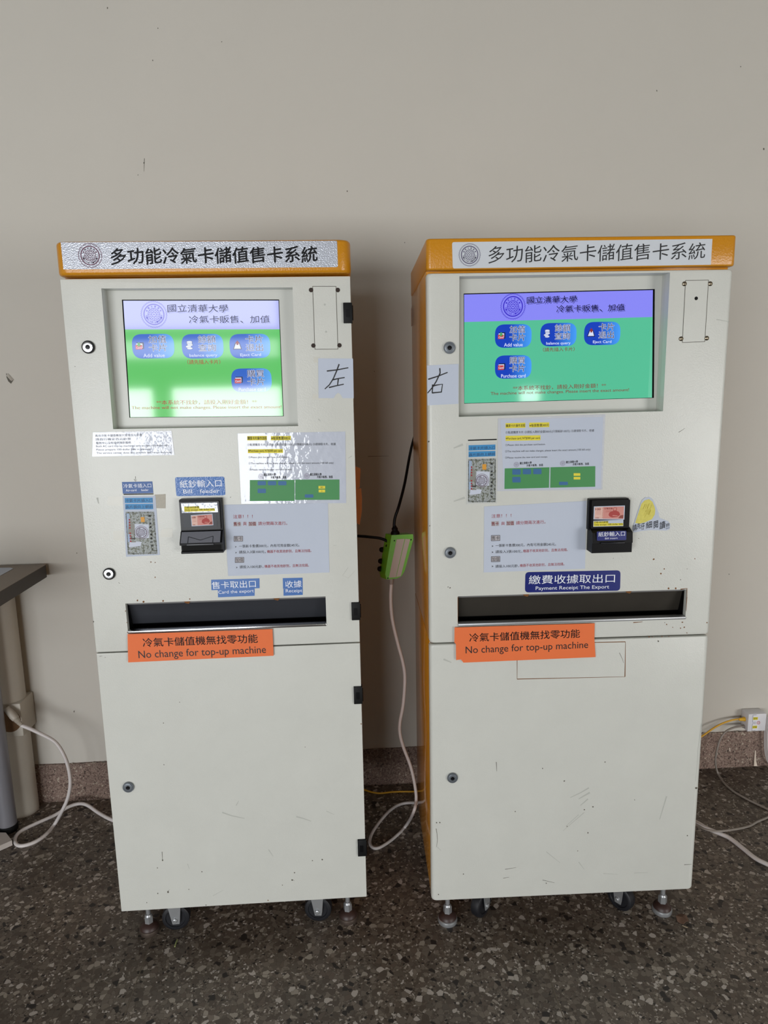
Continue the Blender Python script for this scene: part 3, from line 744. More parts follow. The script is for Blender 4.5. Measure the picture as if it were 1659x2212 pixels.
# hinges of the left kiosk and the brown tape tabs on its side
for z0, z1, u0 in ((1.3375, 1.3755, .5250), (.7415, .7792, .5243), (.5560, .5945, .5240), (.1965, .2360, .5230)):
    b = MB(KL)
    b.box(u0, LW + .0022, -.0050, .010, z0, z1, BLACKM, .0008)
    zc = (z0 + z1) / 2
    b.box(u0 + .005, u0 + .012, -.0062, -.004, zc - .008, zc + .007, BLACK)
    b.lathe((LW + .0005, -.001, zc - .014), 'z', [(0, .0035), (.028, .0035)], BLACK, 14)
    b.build('hinge', left_root)
TAPE = mat('brown packing tape', (150, 84, 28), .35)
for q in ([(767, 1007), (779, 1012), (777, 1054), (767, 1055)], [(768, 1055), (780.5, 1055), (782, 1078), (781.5, 1105), (777, 1134), (770, 1130)]):
    b = MB(KL); b.slab([KL.at(x, y, .10) for x, y in q], .10, .1008, TAPE); b.build('tape_tab', left_root)

# labels and fittings that belong to the kiosks
def label_part(K, root, q, m, texts, r=0, d=-.0006, name='label_sticker', ink=WHITEINK):
    b = MB(K); b.slab(rrect([K.at(x, y, d) for x, y in q], r) if r else [K.at(x, y, d) for x, y in q], d, 0, m)
    o = b.build(name, root)
    b = MB(K)
    for t in texts: b.tx(t[0], t[1], t[2], t[3], d - .0003, ink, t[4] if len(t) > 4 else 0)
    b.build('lettering', o)
    return o
label_part(KL, left_root, [(381, 1072), (487, 1070), (484.5, 1029.5), (378, 1031)], BLUELABG, [('紙鈔輸入口', (389, 1054), (479, 1051.5), 16), ('Bill', (396, 1066), (415, 1065.5), 8.5), ('feeder', (432, 1065.5), (474, 1064.5), 8.5)], .004)
label_part(KL, left_root, [(265.4, 1066.5), (331, 1065), (329, 1040), (263.3, 1041.2)], mat('dull blue paper', (66, 100, 158), .5), [('冷氣卡插入口', (267, 1054.5), (327, 1053), 9), ('Air-card', (272, 1062), (295, 1061), 5), ('feeder', (305, 1061), (321, 1060.5), 5)])
b = MB(KL); b.px([(267, 1069), (331.4, 1068), (331.4, 1066), (267, 1067)], -.0008, DARK); b.build('card_slot', left_root)
label_part(KL, left_root, [(456.8, 1275), (560.6, 1270.6), (560.4, 1249.4), (456, 1252.5)], BLUELAB, [('售卡取出口', (458, 1272.5), (553, 1268.5), 15.5)])
label_part(KL, left_root, [(471, 1290.4), (550, 1287), (550, 1271.2), (470.5, 1274.3)], BLUELAB, [('Card the export', (472, 1285), (548.5, 1281.5), 9)])
label_part(KL, left_root, [(611.5, 1272), (653.7, 1271), (653.5, 1248), (610.8, 1249)], BLUELAB, [('收據', (617, 1270), (652, 1268.5), 15)])
label_part(KL, left_root, [(612.5, 1287), (653.9, 1285), (653.9, 1271), (612.3, 1272.5)], BLUELAB, [('Receipt', (617.5, 1282), (653, 1281), 9)])
o = label_part(KR, right_root, [(1134, 1280), (1339.5, 1276), (1340.5, 1232), (1135, 1236)], NAVY, [('繳費收據取出口', (1142, 1262), (1328, 1258.5), 19), ('Payment Receipt The Export', (1157, 1277), (1315.5, 1273.5), 10)], .008)
b = MB(KR); b.px([(1011, 952.5), (1073, 950.5), (1073, 948), (1011, 950)], -.0006, DARK); b.build('card_slot', right_root)
# small tape-outlined sticker high on the right kiosk's side
b = MB(KR); b.add([(-.0002, .335, 1.36), (-.0002, DEP, 1.36), (-.0002, DEP, 1.40), (-.0002, .335, 1.41)], [(0, 1, 2, 3)], mat('faded side sticker', (170, 140, 120), .5))
b.build('side_sticker', right_root)

BANKR = mat('banknote red', (170, 62, 58), .6); BANKP = mat('banknote pink', (222, 182, 168), .6); BANKM = mat('banknote rose', (206, 140, 130), .6)
def banknote(K, parent, q, d):
    b = MB(K); P = [K.at(x, y, d) for x, y in q]   # bl br tr tl
    def at(s, t):
        lo = (P[0][0] + (P[1][0] - P[0][0]) * s, P[0][1] + (P[1][1] - P[0][1]) * s); hi = (P[3][0] + (P[2][0] - P[3][0]) * s, P[3][1] + (P[2][1] - P[3][1]) * s)
        return (lo[0] + (hi[0] - lo[0]) * t, lo[1] + (hi[1] - lo[1]) * t)
    b.slab(P, d, d + .0006, PAPER)
    b.flat([at(.03, .06), at(.97, .06), at(.97, .94), at(.03, .94)], d - .0002, BANKP)
    b.flat([at(.30, .06), at(.97, .06), at(.97, .94), at(.30, .94)], d - .0003, BANKM)
    hgt = abs(P[3][1] - P[0][1])
    b.text('100', at(.05, .70), at(.22, .70), hgt * .17, d - .0005, BANKR, .02)
    b.text('100', at(.06, .08), at(.17, .08), hgt * .08, d - .0005, BANKR, .02)
    b.text('中華民國', at(.34, .75), at(.60, .75), hgt * .13, d - .0005, BANKR, .01)
    for k in range(6): b.stroke([at(.285, .10 + k * .14), at(.285, .18 + k * .14)], hgt * .02, d - .0005, BANKR, 1)
    for k in range(3): b.stroke([at(.07, .62 - k * .1), at(.24, .62 - k * .1)], hgt * .012, d - .0005, BANKR, 1)
    for k in range(3): b.stroke([at(.38, .66 - k * .05), at(.56, .66 - k * .05)], hgt * .012, d - .0005, BANKR, 1)
    # a bust of a seated figure with folded arms
    b.flat([at(.48, .34), at(.50, .50), at(.56, .60), at(.62, .63), at(.63, .70), at(.62, .80), at(.645, .88), at(.69, .90), at(.73, .86), at(.745, .78), at(.735, .70), at(.73, .64), at(.80, .58), at(.84, .46), at(.85, .34), at(.76, .20), at(.60, .16), at(.52, .22)], d - .0005, BANKR)
    b.flat([at(.64, .70), at(.635, .80), at(.66, .87), at(.70, .87), at(.725, .79), at(.715, .70), at(.68, .66)], d - .0007, BANKM)
    b.flat([at(.60, .27), at(.76, .25), at(.78, .30), at(.62, .33)], d - .0007, BANKM)
    b.flat([at(.80, .10), at(.96, .10), at(.96, .34), at(.86, .30)], d - .0006, mat('banknote brown', (140, 70, 60), .6))
    return b.build('banknote_picture', parent)

# bill acceptor of the left kiosk
b = MB(KL)
u0, u1, z0, z1, zm = .1922, .2745, .8990, 1.0055, .9450
b.slab(rrect(rect(u0, u1, zm - .004, z1), .002), -.014, 0, BLACK)
b.slab(rrect(rect(u0 + .001, u1 - .004, zm, z1 - .004), .003), -.018, -.013, GREYPL)
b.slab(rrect(rect(u0 + .007, u1 - .010, zm + .006, z1 - .010), .002), -.0185, -.0178, mat('slate plastic', (30, 34, 42), .35, spec=.3))
# protruding mouth: sloping shelf, lip and dark throat
mo = [(0, zm), (-.018, zm - .003), (-.034, z0 + .0225), (-.034, z0 + .0185), (-.022, z0 + .017), (-.022, z0 + .005), (-.026, z0 + .004), (-.026, z0), (0, z0)]
def profile(bb, pr, ua, ub, m):
    k = len(pr)
    vs_ = [(ua, d, z) for d, z in pr] + [(ub, d, z) for d, z in pr]
    bb.add(vs_, [tuple(range(k)), tuple(range(2 * k - 1, k - 1, -1))] + [(i, (i + 1) % k, k + (i + 1) % k, k + i) for i in range(k)], m)
profile(b, mo, u0, u1, BLACK)
b.add([(u0 + .002, -.0186, zm - .0035), (u1 - .004, -.0186, zm - .0035), (u1 - .004, -.0346, z0 + .0232), (u0 + .002, -.0346, z0 + .0232)], [(0, 1, 2, 3)], mat('worn grey plastic', (112, 114, 122), .4))
b.flat(rect(u0 + .002, u1 - .004, z0 + .0052, z0 + .0168), -.0223, DARK)
acc = b.build('bill_acceptor', left_root)
b = MB(KL); b.box(u0 + .014, u1 - .016, -.037, -.0335, z0 + .0185, z0 + .0215, mat('grey lip plastic', (84, 86, 90), .4), .001)
um = (u0 + u1) / 2 - .001
for p_, q_ in (((u0 + .016, 0), (u0 + .016, .55)), ((u0 + .016, .55), (um, .22)), ((um, .22), (u1 - .018, .55)), ((u1 - .018, .55), (u1 - .018, 0))):
    def on(p): return (p[0], -.0350 + .0160 * p[1], z0 + .0236 + (zm - .0035 - z0 - .0232) * p[1])
    A_, B_ = on(p_), on(q_)
    b.tube([A_, B_], .0004, BLACK, 6, 1)
b.build('bill_slot_lip', acc)
b = MB(KL); dd = -.0190
b.slab([KL.at(x, y, dd) for x, y in ((393, 1108), (471, 1106.5), (469, 1085.5), (391, 1087.5))], dd, dd + .0004, PAPERL)
b.px([(398.5, 1105.5), (464.5, 1103.5), (463.5, 1098), (398, 1099.5)], dd - .0002, YEL); b.px([(398, 1099.5), (431, 1098.5), (430, 1093.5), (397.5, 1094.5)], dd - .0002, YEL)
b.tx('只收100元鈔票', (399.5, 1098.5), (430, 1097.5), 4.6, dd - .0004, INK, .01); b.tx('Only accept 100-dollar bills', (399.5, 1104.5), (463.5, 1102.5), 4.4, dd - .0004, INK, .01)
b.build('label_sticker', acc)
banknote(KL, acc, [(414, 1137), (461, 1134.5), (459, 1109.5), (412, 1113)], -.0190)

# bill acceptor of the right kiosk
b = MB(KR)
u0, u1, z0, z1, zm = .3200, .4020, .8820, .9880, .9290
b.slab(rrect(rect(u0, u1 - .002, zm - .004, z1), .0015), -.012, 0, BLACK)
b.slab(rrect(rect(u0 + .0035, u1 - .0015, zm, z1 - .002), .0015), -.018, -.011, BLACK)
mo = [(0, zm + .001), (-.016, zm + .001), (-.032, zm - .006), (-.034, z0 + .020), (-.031, z0 + .019), (-.031, z0), (0, z0)]
profile(b, mo, u0 + .002, u1 + .0006, BLACK)
acc2 = b.build('bill_acceptor', right_root)
b = MB(KR); b.box(u0 + .018, u1 - .016, -.0375, -.033, z0 + .0195, z0 + .0225, GREYPL, .0008); b.build('bill_slot_lip', acc2)
b = MB(KR); dd = -.0190
b.slab([KR.at(x, y, dd) for x, y in ((1281.5, 1138), (1346.5, 1136.5), (1346.5, 1122.5), (1282, 1125))], dd, dd + .0007, PAPER)
b.px([(1282.3, 1137), (1346, 1135.3), (1346, 1129.8), (1282.5, 1131)], dd - .0002, YEL); b.px([(1282.5, 1131), (1314, 1130.3), (1314, 1126), (1282.5, 1126.5)], dd - .0002, YEL)
b.tx('只收100元鈔票', (1283, 1130.3), (1313.5, 1129.6), 4.3, dd - .0004, INK, .008); b.tx('Only accept 100-dollar bills', (1283, 1136.2), (1345.5, 1134.6), 4.4, dd - .0004, INK, .008)
b.build('label_sticker', acc2)
banknote(KR, acc2, [(1282, 1122), (1348.5, 1122.5), (1350, 1092), (1283, 1094)], -.0190)
b = MB(KR); dd = -.0350
b.slab(rrect([KR.at(x, y, dd) for x, y in ((1289.5, 1168), (1353, 1166.5), (1353, 1146.5), (1289.3, 1148.3))], .002), dd, dd + .0008, NAVY)
o = b.build('label_sticker', acc2)
b.__init__(KR); b.tx('紙鈔輸入口', (1292.5, 1159.5), (1350, 1157.5), 10, dd - .0003, WHITEINK); b.tx('Bill insert', (1307, 1165), (1334, 1164), 3.6, dd - .0003, WHITEINK)
b.build('lettering', acc2)

# ------------------------------------------------------------------ papers stuck on the kiosks
def paper(K, name, q, m, label, cat, texts, group=None, extra=None, d=-.0008, bump=False):
    b = MB(K); b.slab([K.at(x, y, d) for x, y in q], d, d + .0006, m)
    o = b.build(name, label=label, cat=cat, group=group)
    b = MB(K)
    if extra: extra(b, d - .0003)
    for t in texts:
        b.tx(t[0], t[1], t[2], t[3], d - .0005, t[4], t[5] if len(t) > 5 else 0)
    if b.v: b.build('printed_text', o)
    return o
z5 = lambda x, y: (150 + x / 4.74, 910 + y / 4.74)
z6 = lambda x, y: (450 + x / 4.74, 910 + y / 4.74)
z7 = lambda x, y: (880 + x / 3.687, 880 + y / 3.687)
# bilingual bill notice under the left screen
def backing(b, d):
    b.flat([KL.at(*z5(*p), d) for p in ((262, 345), (1050, 338), (1035, 112), (245, 120))], d + .0001, PAPERL)
paper(KL, 'notice_sheet', [z5(232, 362), z5(1076, 346), z5(1045, 97), z5(240, 113)], FILM, 'small laminated bilingual notice taped below left screen, above the card slot', 'notice', [
    ('兩台冷氣卡儲值機皆只受理百元鈔票', z5(265, 160), z5(745, 153), 5.2, INK), ('請自行備妥百元鈔票', z5(268, 198), z5(630, 193), 5.2, INK), ('服務中心沒有提供換鈔服務', z5(273, 236), z5(632, 230), 5.2, INK),
    ('Both AC card top-up machines only accept 100-dollar bills.', z5(274, 271), z5(1025, 260), 5, INK), ('Please prepare 100-dollar bills in advance.', z5(276, 306), z5(840, 299), 5, INK), ('The service center does not provide exchange services.', z5(278, 340), z5(1050, 331), 5, INK)], extra=backing)

def steps(K, zf, base, dL, big):
    """the printed purchase steps with two small screenshots; base = pixel boxes"""
    def ex(b, d):
        for q in base['hl']: b.px([zf(*p) for p in q], d, YEL)
        for (hd, gr, em_, btns) in base['shots']:
            b.px([zf(*p) for p in gr], d, GREENP)
            b.emblem(K.at(*zf(*em_[:2]), d), em_[2] * .00088, d, VIOLETP, letters=False)
            for st, p0, p1, h in hd: b.tx(st, zf(*p0), zf(*p1), h, d, INK, .02)
            for q, m in btns: b.flat(rrect([K.at(*zf(*p), d) for p in q], .0018 if m is not YEL else .0002), d - .0002, m)
    return ex
def q4(x0, y0, x1, y1, sk=0): return [(x0, y1 + sk), (x1, y1), (x1, y0), (x0, y0 + sk)]
sL = dict(hl=[q4(398, 150, 600, 194, 2), q4(640, 150, 845, 193, 2), q4(405, 284, 765, 324, 3)], shots=[
    ([('國立清華大學', (570, 560), (690, 558), 5.6), ('冷氣卡販售、加值', (640, 588), (800, 586), 5.6)], q4(425, 600, 883, 815, 2), (540, 565, 6.5), [(q4(505, 612, 590, 655), BLUEBTN), (q4(610, 612, 695, 655), BLUEBTN), (q4(715, 612, 800, 655), BLUEBTN), (q4(505, 690, 590, 735), BLUEBTN)]),
    ([('國立清華大學', (1042, 558), (1160, 557), 5.6), ('冷氣卡販售、加值', (1112, 584), (1274, 582), 5.6)], q4(890, 596, 1343, 804, 2), (1010, 560, 6.5), [(q4(1128, 662, 1196, 690), YEL), (q4(1130, 700, 1196, 728), YEL), (q4(988, 748, 1076, 782), BLUEBTN)])])
tL = [('購買卡片操作流程', z6(402, 190), z6(598, 189), 7, INK, .01), ('※每張售價300元', z6(645, 190), z6(840, 189), 7, INK, .01), ('①點選購買卡片 ②請投入剛好金額300元(只限紙鈔100元) ③請領取卡片、收據', z6(400, 258), z6(1305, 250), 6.4, INK),
      ('※Purchase card, NT$300 per card.', z6(410, 320), z6(760, 318), 5.8, INK, .008), ('①Please click the purchase card button.', z6(412, 383), z6(818, 380), 5.2, INK), ('②The machine will not make changes, please insert the exact amount.(100 bill only)', z6(412, 446), z6(1282, 440), 5.4, INK), ('③Please receive the new card and receipt.', z6(420, 510), z6(856, 506), 5.2, INK),
      ('80', z6(1150, 684), z6(1176, 684), 3.2, INK), ('0', z6(1158, 721), z6(1168, 721), 3.2, INK)]
paper(KL, 'instruction_sheet', [z6(338, 845), z6(1412, 838), z6(1403, 105), z6(300, 125)], PAPERL, 'glossy laminated card buying steps with green screenshots, stuck right of the blue bill feeder label', 'instruction sheet', tL, extra=steps(KL, z6, sL, 0, 0), group='printed card buying instructions')
sR = dict(hl=[q4(782, 122, 940, 162, 4), q4(970, 119, 1130, 157, 3), q4(782, 222, 1060, 262, 5)], shots=[
    ([('國立清華大學', (896, 455), (990, 450), 5.2), ('冷氣卡販售、加值', (948, 473), (1080, 468), 5.2)], [(773, 650), (1128, 640), (1132, 477), (775, 486)], (868, 456, 6.2), [(q4(836, 492, 902, 536), BLUEBTN), (q4(919, 490, 985, 533), BLUEBTN), (q4(1002, 488, 1068, 532), BLUEBTN), (q4(836, 554, 902, 598), BLUEBTN)]),
    ([('國立清華大學', (1264, 446), (1358, 441), 5.2), ('冷氣卡販售、加值', (1316, 463), (1446, 458), 5.2)], [(1137, 640), (1496, 632), (1497, 468), (1140, 477)], (1237, 446, 6.2), [(q4(1324, 524, 1377, 545), YEL), (q4(1324, 554, 1377, 574), YEL), (q4(1208, 592, 1278, 618), BLUEBTN)])])
tR = [('購買卡片操作流程', z7(785, 159), z7(938, 155), 6.4, INK, .01), ('※每張售價300元', z7(972, 156), z7(1127, 152), 6.4, INK, .01), ('①點選購買卡片 ②請投入剛好金額300元(只限紙鈔100元) ③請領取卡片、收據', z7(782, 214), z7(1487, 197), 6.6, INK),
      ('※Purchase card, NT$300 per card.', z7(784, 261), z7(1057, 256), 5.8, INK, .008), ('①Please click the purchase card button.', z7(780, 312), z7(1100, 304), 5.4, INK), ('②The machine will not make changes, please insert the exact amount.(100 bill only)', z7(778, 363), z7(1457, 347), 5.8, INK), ('③Please receive the new card and receipt.', z7(778, 412), z7(1118, 404), 5.2, INK),
      ('300', z7(1338, 540), z7(1362, 540), 3.4, INK), ('0', z7(1347, 569), z7(1354, 569), 3.4, INK)]
def exR(b, d):
    b.px([z7(770, 655), z7(1540, 645), z7(1560, 75), z7(740, 100)], d + .0001, PAPER)
    steps(KR, z7, sR, 0, 0)(b, d - .0001)
paper(KR, 'instruction_sheet', [z7(715, 668), z7(1552, 655), z7(1577, 55), z7(722, 88)], FILM, 'matt sheet of card buying steps with green screenshots, stuck right of the upright card picture', 'instruction sheet', tR, extra=exR, group='printed card buying instructions')

def attention(zf, L):
    T = [('注意！！！', zf(*L[0]), zf(*L[1]), L[2], REDINK)]
    return T
def boxed(b, zf, x0, y0, x1, y1, d):
    q = [zf(x0, y1), zf(x1, y1 - 2), zf(x1, y0 - 2), zf(x0, y0)]
    b.px(q, d, GREYINK)
    for i in range(4): b.strokepx([q[i], q[(i + 1) % 4]], .9, d - .0001, INK, 1)
def exA(b, d):
    boxed(b, z6, 263, 1178, 352, 1230, d); boxed(b, z6, 275, 1395, 363, 1448, d)
    for q in (q4(257, 1030, 335, 1075, 2), q4(412, 1028, 492, 1072, 2)): b.px([z6(*p) for p in q], d, GREYINK)
    for y, x in ((1285, 272), (1345, 275), (1497, 283)): b.px([z6(x, y - 8), z6(x + 18, y), z6(x, y + 10), z6(x + 6, y)], d, INK)
paper(KL, 'notice_sheet', [z6(203, 1585), z6(1240, 1548), z6(1225, 838), z6(160, 855)], PAPER, 'plain white notice with red heading, stuck right of the left bill acceptor', 'notice', [
    ('注意！！！', z6(255, 995), z6(455, 992), 8, REDINK), ('售卡', z6(260, 1070), z6(332, 1069), 8, REDINK, .012), ('與', z6(357, 1068), z6(392, 1068), 8, REDINK), ('加值', z6(415, 1068), z6(488, 1067), 8, REDINK, .012), ('請分開兩次進行。', z6(512, 1066), z6(808, 1062), 8, REDINK),
    ('售卡', z6(270, 1223), z6(347, 1221), 8.6, INK), ('一張新卡售價300元，內有可用金額245元。', z6(315, 1297), z6(932, 1284), 6.8, INK), ('請投入3張100元，', z6(315, 1356), z6(588, 1351), 6.6, INK), ('機器不收其他鈔別，且無法找錢。', z6(602, 1351), z6(1055, 1341), 6.8, REDINK),
    ('加值', z6(281, 1441), z6(358, 1439), 8.6, INK), ('請投入100元鈔，', z6(322, 1508), z6(562, 1503), 6.6, INK), ('機器不收其他鈔別，且無法找錢。', z6(576, 1503), z6(1030, 1490), 6.8, REDINK)], extra=exA, group='white notices about paying in two steps')
def exB(b, d):
    boxed(b, z7, 668, 1021, 737, 1063, d); boxed(b, z7, 668, 1189, 737, 1230, d)
    for q in (q4(668, 905, 730, 944, 2), q4(788, 902, 850, 940, 2)): b.px([z7(*p) for p in q], d, GREYINK)
    for y, x in ((1105, 671), (1153, 671), (1266, 671)): b.px([z7(x, y - 7), z7(x + 15, y), z7(x, y + 8), z7(x + 5, y)], d, INK)
paper(KR, 'notice_sheet', [z7(608, 1315), z7(1415, 1285), z7(1427, 745), z7(612, 790)], PAPER, 'plain white notice with red heading, stuck left of the right bill acceptor', 'notice', [
    ('注意！！！', z7(670, 881), z7(828, 875), 8, REDINK), ('售卡', z7(670, 942), z7(728, 940), 8, REDINK, .012), ('與', z7(748, 939), z7(775, 938), 7.6, REDINK), ('加值', z7(790, 938), z7(848, 936), 8, REDINK, .012), ('請分開兩次進行。', z7(866, 935), z7(1100, 926), 8, REDINK),
    ('售卡', z7(672, 1058), z7(733, 1056), 8.8, INK), ('一張新卡售價300元，內有可用金額245元。', z7(702, 1114), z7(1183, 1102), 6.8, INK), ('請投入3張100元，', z7(702, 1163), z7(914, 1158), 6.6, INK), ('機器不收其他鈔別，且無法找錢。', z7(922, 1157), z7(1277, 1146), 6.8, REDINK),
    ('加值', z7(672, 1226), z7(733, 1224), 8.8, INK), ('請投入100元鈔，', z7(702, 1279), z7(888, 1274), 6.6, INK), ('機器不收其他鈔別，且無法找錢。', z7(896, 1273), z7(1250, 1260), 6.8, REDINK)], extra=exB, group='white notices about paying in two steps')

# orange signs
paper(KL, 'paper_sign', [(276.8, 1431), (591, 1416.5), (588.6, 1359), (275.4, 1370)], SIGNO, 'neat orange paper sign with straight edges, stuck under the left chute', 'sign', [
    ('冷氣卡儲值機無找零功能', (309, 1398), (557, 1388.5), 19, INK, .006), ('No change for top-up machine', (300, 1427), (575, 1415.5), 21, INK)], group='orange no change signs', d=-.0052)
paper(KR, 'paper_sign', [(981.5, 1388), (984.8, 1391), (985.3, 1425.8), (996, 1424.8), (1001, 1431.5), (1286.6, 1419.5), (1284, 1380), (1284.6, 1346.5), (982, 1355.5)], SIGNO, 'orange paper sign with torn left corner, stuck under the right chute', 'sign', [
    ('冷氣卡儲值機無找零功能', (1014, 1387), (1252.6, 1377.5), 18.5, INK, .006), ('No change for top-up machine', (1006, 1416.5), (1270.3, 1404.5), 20, INK)], group='orange no change signs', d=-.0052)

# handwritten left / right papers
def hand(K, q, tears, strokes, label, wpx):
    d = -.0010
    b = MB(K); b.slab([K.at(x, y, d) for x, y in q], d, d + .0007, PAPER)
    o = b.build('handwritten_sign', label=label, cat='sign', group='handwritten side markers')
    b = MB(K)
    for s in strokes: b.strokepx(s, wpx, d - .0003, INK, .75)
    b.build('brush_writing', o)
Z2 = lambda x, y: (450 + x / 4.1475, 490 + y / 4.1475)
Z3 = lambda x, y: (870 + x / 4.1475, 490 + y / 4.1475)
hand(KL, [Z2(988, 1535), Z2(1122, 1535), Z2(1140, 1505), Z2(1162, 1486), Z2(1185, 1500), Z2(1203, 1535), Z2(1303, 1536), Z2(1296, 1180), Z2(984, 1178)], None,
     [[Z2(1062, 1292), Z2(1150, 1282), Z2(1255, 1262)], [Z2(1172, 1230), Z2(1150, 1290), Z2(1120, 1360), Z2(1085, 1415), Z2(1044, 1453)], [Z2(1110, 1372), Z2(1160, 1360), Z2(1222, 1350)], [Z2(1165, 1362), Z2(1158, 1418)], [Z2(1080, 1440), Z2(1140, 1425), Z2(1214, 1410)]],
     'white paper with black handwritten character and torn bottom notch, taped by the hinges', 3.0)
hand(KR, [Z3(222, 1600), Z3(498, 1586), Z3(500, 1228), Z3(218, 1242)], None,
     [[Z3(228, 1366), Z3(310, 1340), Z3(402, 1304)], [Z3(332, 1266), Z3(335, 1310), Z3(300, 1385), Z3(265, 1440), Z3(222, 1490)], [Z3(268, 1412), Z3(264, 1490)], [Z3(266, 1428), Z3(300, 1418), Z3(356, 1410), Z3(346, 1482)], [Z3(262, 1488), Z3(348, 1480)]],
     'white paper with black handwritten character, stuck on the left edge of the right kiosk', 3.0)

# card picture stickers
FOL = ramp_mat('printed grey foliage', 210, [(.30, (70, 74, 64)), (.45, (112, 116, 102)), (.54, (168, 174, 178)), (.64, (122, 126, 112)), (.78, (190, 196, 204))], .5)
SKYP = mat('printed pale sky', (150, 170, 196), .5); BLDG = mat('printed building grey', (132, 132, 124), .5); GOLD = mat('printed gold chip', (214, 150, 40), .5)
def card_sticker(K, q, bars, card, chip, embc, er, col, red, label, bartext, film):
    d = -.0007
    b = MB(K); b.slab([K.at(x, y, d) for x, y in q], d, d + .0006, film)
    o = b.build('card_picture_sticker', label=label, cat='sticker', group='card insertion stickers')
    b = MB(K); e = d - .0002
    for (q2, st, p0, p1, h) in bars:
        b.px(q2, e, BLUEP); b.tx(st, p0, p1, h, e - .0002, mat('dark blue ink', (20, 44, 84), .5), .0, True)
    b.px(card, e, FOL)
    C = [K.at(x, y, e) for x, y in card]
    def at(s, t):
        lo = (C[0][0] + (C[1][0] - C[0][0]) * s, C[0][1] + (C[1][1] - C[0][1]) * s); hi = (C[3][0] + (C[2][0] - C[3][0]) * s, C[3][1] + (C[2][1] - C[3][1]) * s)
        return (lo[0] + (hi[0] - lo[0]) * t, lo[1] + (hi[1] - lo[1]) * t)
    b.flat([at(.03, .30), at(.12, .30), at(.13, .96), at(.03, .96)], e - .0001, SKYP)
    b.flat([at(.04, .48), at(.10, .78), at(.18, .80), at(.27, .70), at(.27, .48)], e - .0002, BLDG)
    b.flat([at(.28, .40), at(.75, .38), at(.78, .70), at(.30, .72)], e - .0002, mat('printed pale mist', (196, 202, 216), .5))
    b.flat([at(.05, .18), at(.45, .20), at(.50, .30), at(.10, .32)], e - .0003, mat('printed pale mist', (196, 202, 216), .5))
    b.flat([at(.14, .29), at(.30, .29), at(.30, .32), at(.14, .32)], e - .0004, BLDG); b.flat([at(.14, .36), at(.28, .36), at(.28, .39), at(.14, .39)], e - .0004, INK)
    out = [at(.02, .03), at(.97, .03), at(.97, .97), at(.02, .97), at(.02, .03)]
    for i in range(4): b.stroke([out[i], out[i + 1]], .0006, e - .0004, INK, 1)
    b.px(chip, e - .0004, GOLD)
    b.emblem(K.at(*embc, e), er, e - .0005, mat('printed plum', (92, 62, 84), .5), math.radians(-90))
    for k in range(9): b.flat([at(.10, .30 + k * .062), at(.15, .30 + k * .062), at(.15, .335 + k * .062), at(.10, .335 + k * .062)], e - .0005, REDINK) if k != 4 else None
    (x0, y0), (x1, y1) = col; st = '國立清華大學學生證卡'
    for k, ch in enumerate(st):
        t = k / (len(st) - 1); c = K.at(x0 + (x1 - x0) * t, y0 + (y1 - y0) * t, e); h = .0042
        b.text(ch, (c[0] - h / 2, c[1] + h / 2), (c[0] - h / 2, c[1] - h / 2), h, e - .0005, INK, .02)
    b.build('printed_picture', o)
card_sticker(KL, [z5(580, 1388), z5(925, 1370), z5(880, 762), z5(547, 765)],
             [([z5(568, 838), z5(855, 835), z5(852, 782), z5(565, 785)], '冷氣卡片插入口', z5(573, 832), z5(850, 828), 8, ), ([z5(573, 903), z5(858, 900), z5(855, 845), z5(570, 848)], '晶片面向上朝前', z5(577, 897), z5(855, 893), 8)],
             [z5(597, 1368), z5(903, 1360), z5(868, 924), z5(573, 926)], [z5(733, 1034), z5(771, 1032), z5(767, 980), z5(728, 982)], z5(738, 1138), 16 * .00087, (z5(822, 968), z5(848, 1312)), None,
             'white sticker with blue bars and card picture, below the slot between two tape scraps', None, PAPER)
zc = lambda x, y: (1000 + x / 14.75, 940 + y / 14.75)
card_sticker(KR, [zc(110, 2200), zc(1090, 2170), zc(1080, 230), zc(120, 260)],
             [([zc(180, 498), zc(1035, 468), zc(1035, 298), zc(180, 322)], '冷氣卡片插入口', zc(195, 475), zc(1025, 445), 7), ([zc(180, 702), zc(1035, 670), zc(1035, 500), zc(180, 522)], '晶片面向上朝前', zc(195, 680), zc(1025, 650), 7)],
             [zc(160, 2150), zc(1045, 2140), zc(1055, 738), zc(165, 760)], [zc(620, 1100), zc(745, 1100), zc(745, 920), zc(620, 930)], zc(600, 1450), 16 * .00087, (zc(915, 915), zc(905, 1960)), None,
             'grey sticker with blue bars and card picture, left of the matt instruction sheet', None, mat('aged clear sticker', (196, 198, 194), .4))

# tape scraps left on the left kiosk
SCRAP = mat('old clear tape', (200, 199, 189), .3); GLUE = mat('dirty tape glue', (180, 175, 163), .8, var=.14, vscale=260)
for q, m in (([z5(388, 862), z5(548, 866), z5(545, 768), z5(390, 770)], SCRAP), ([z5(452, 1218), z5(556, 1222), z5(552, 1120), z5(448, 1124)], SCRAP), ([z5(890, 890), z5(985, 892), z5(985, 745), z5(872, 752)], GLUE), ([z5(930, 1188), z5(1060, 1186), z5(1056, 1098), z5(955, 1102), z5(935, 1135)], SCRAP)):
    b = MB(KL); b.slab([KL.at(x, y, -.0003) for x, y in q], -.0003, .0004, m); b.build('tape_scrap', left_root)
for q in ([Z2(942, 1218), Z2(1000, 1216), Z2(998, 1165), Z2(945, 1166)], [Z2(930, 1548), Z2(1075, 1550), Z2(1072, 1500), Z2(935, 1500)]):
    b = MB(KL); b.slab([KL.at(x, y, -.0003) for x, y in q], -.0003, .0004, SCRAP); b.build('tape_scrap', left_root)

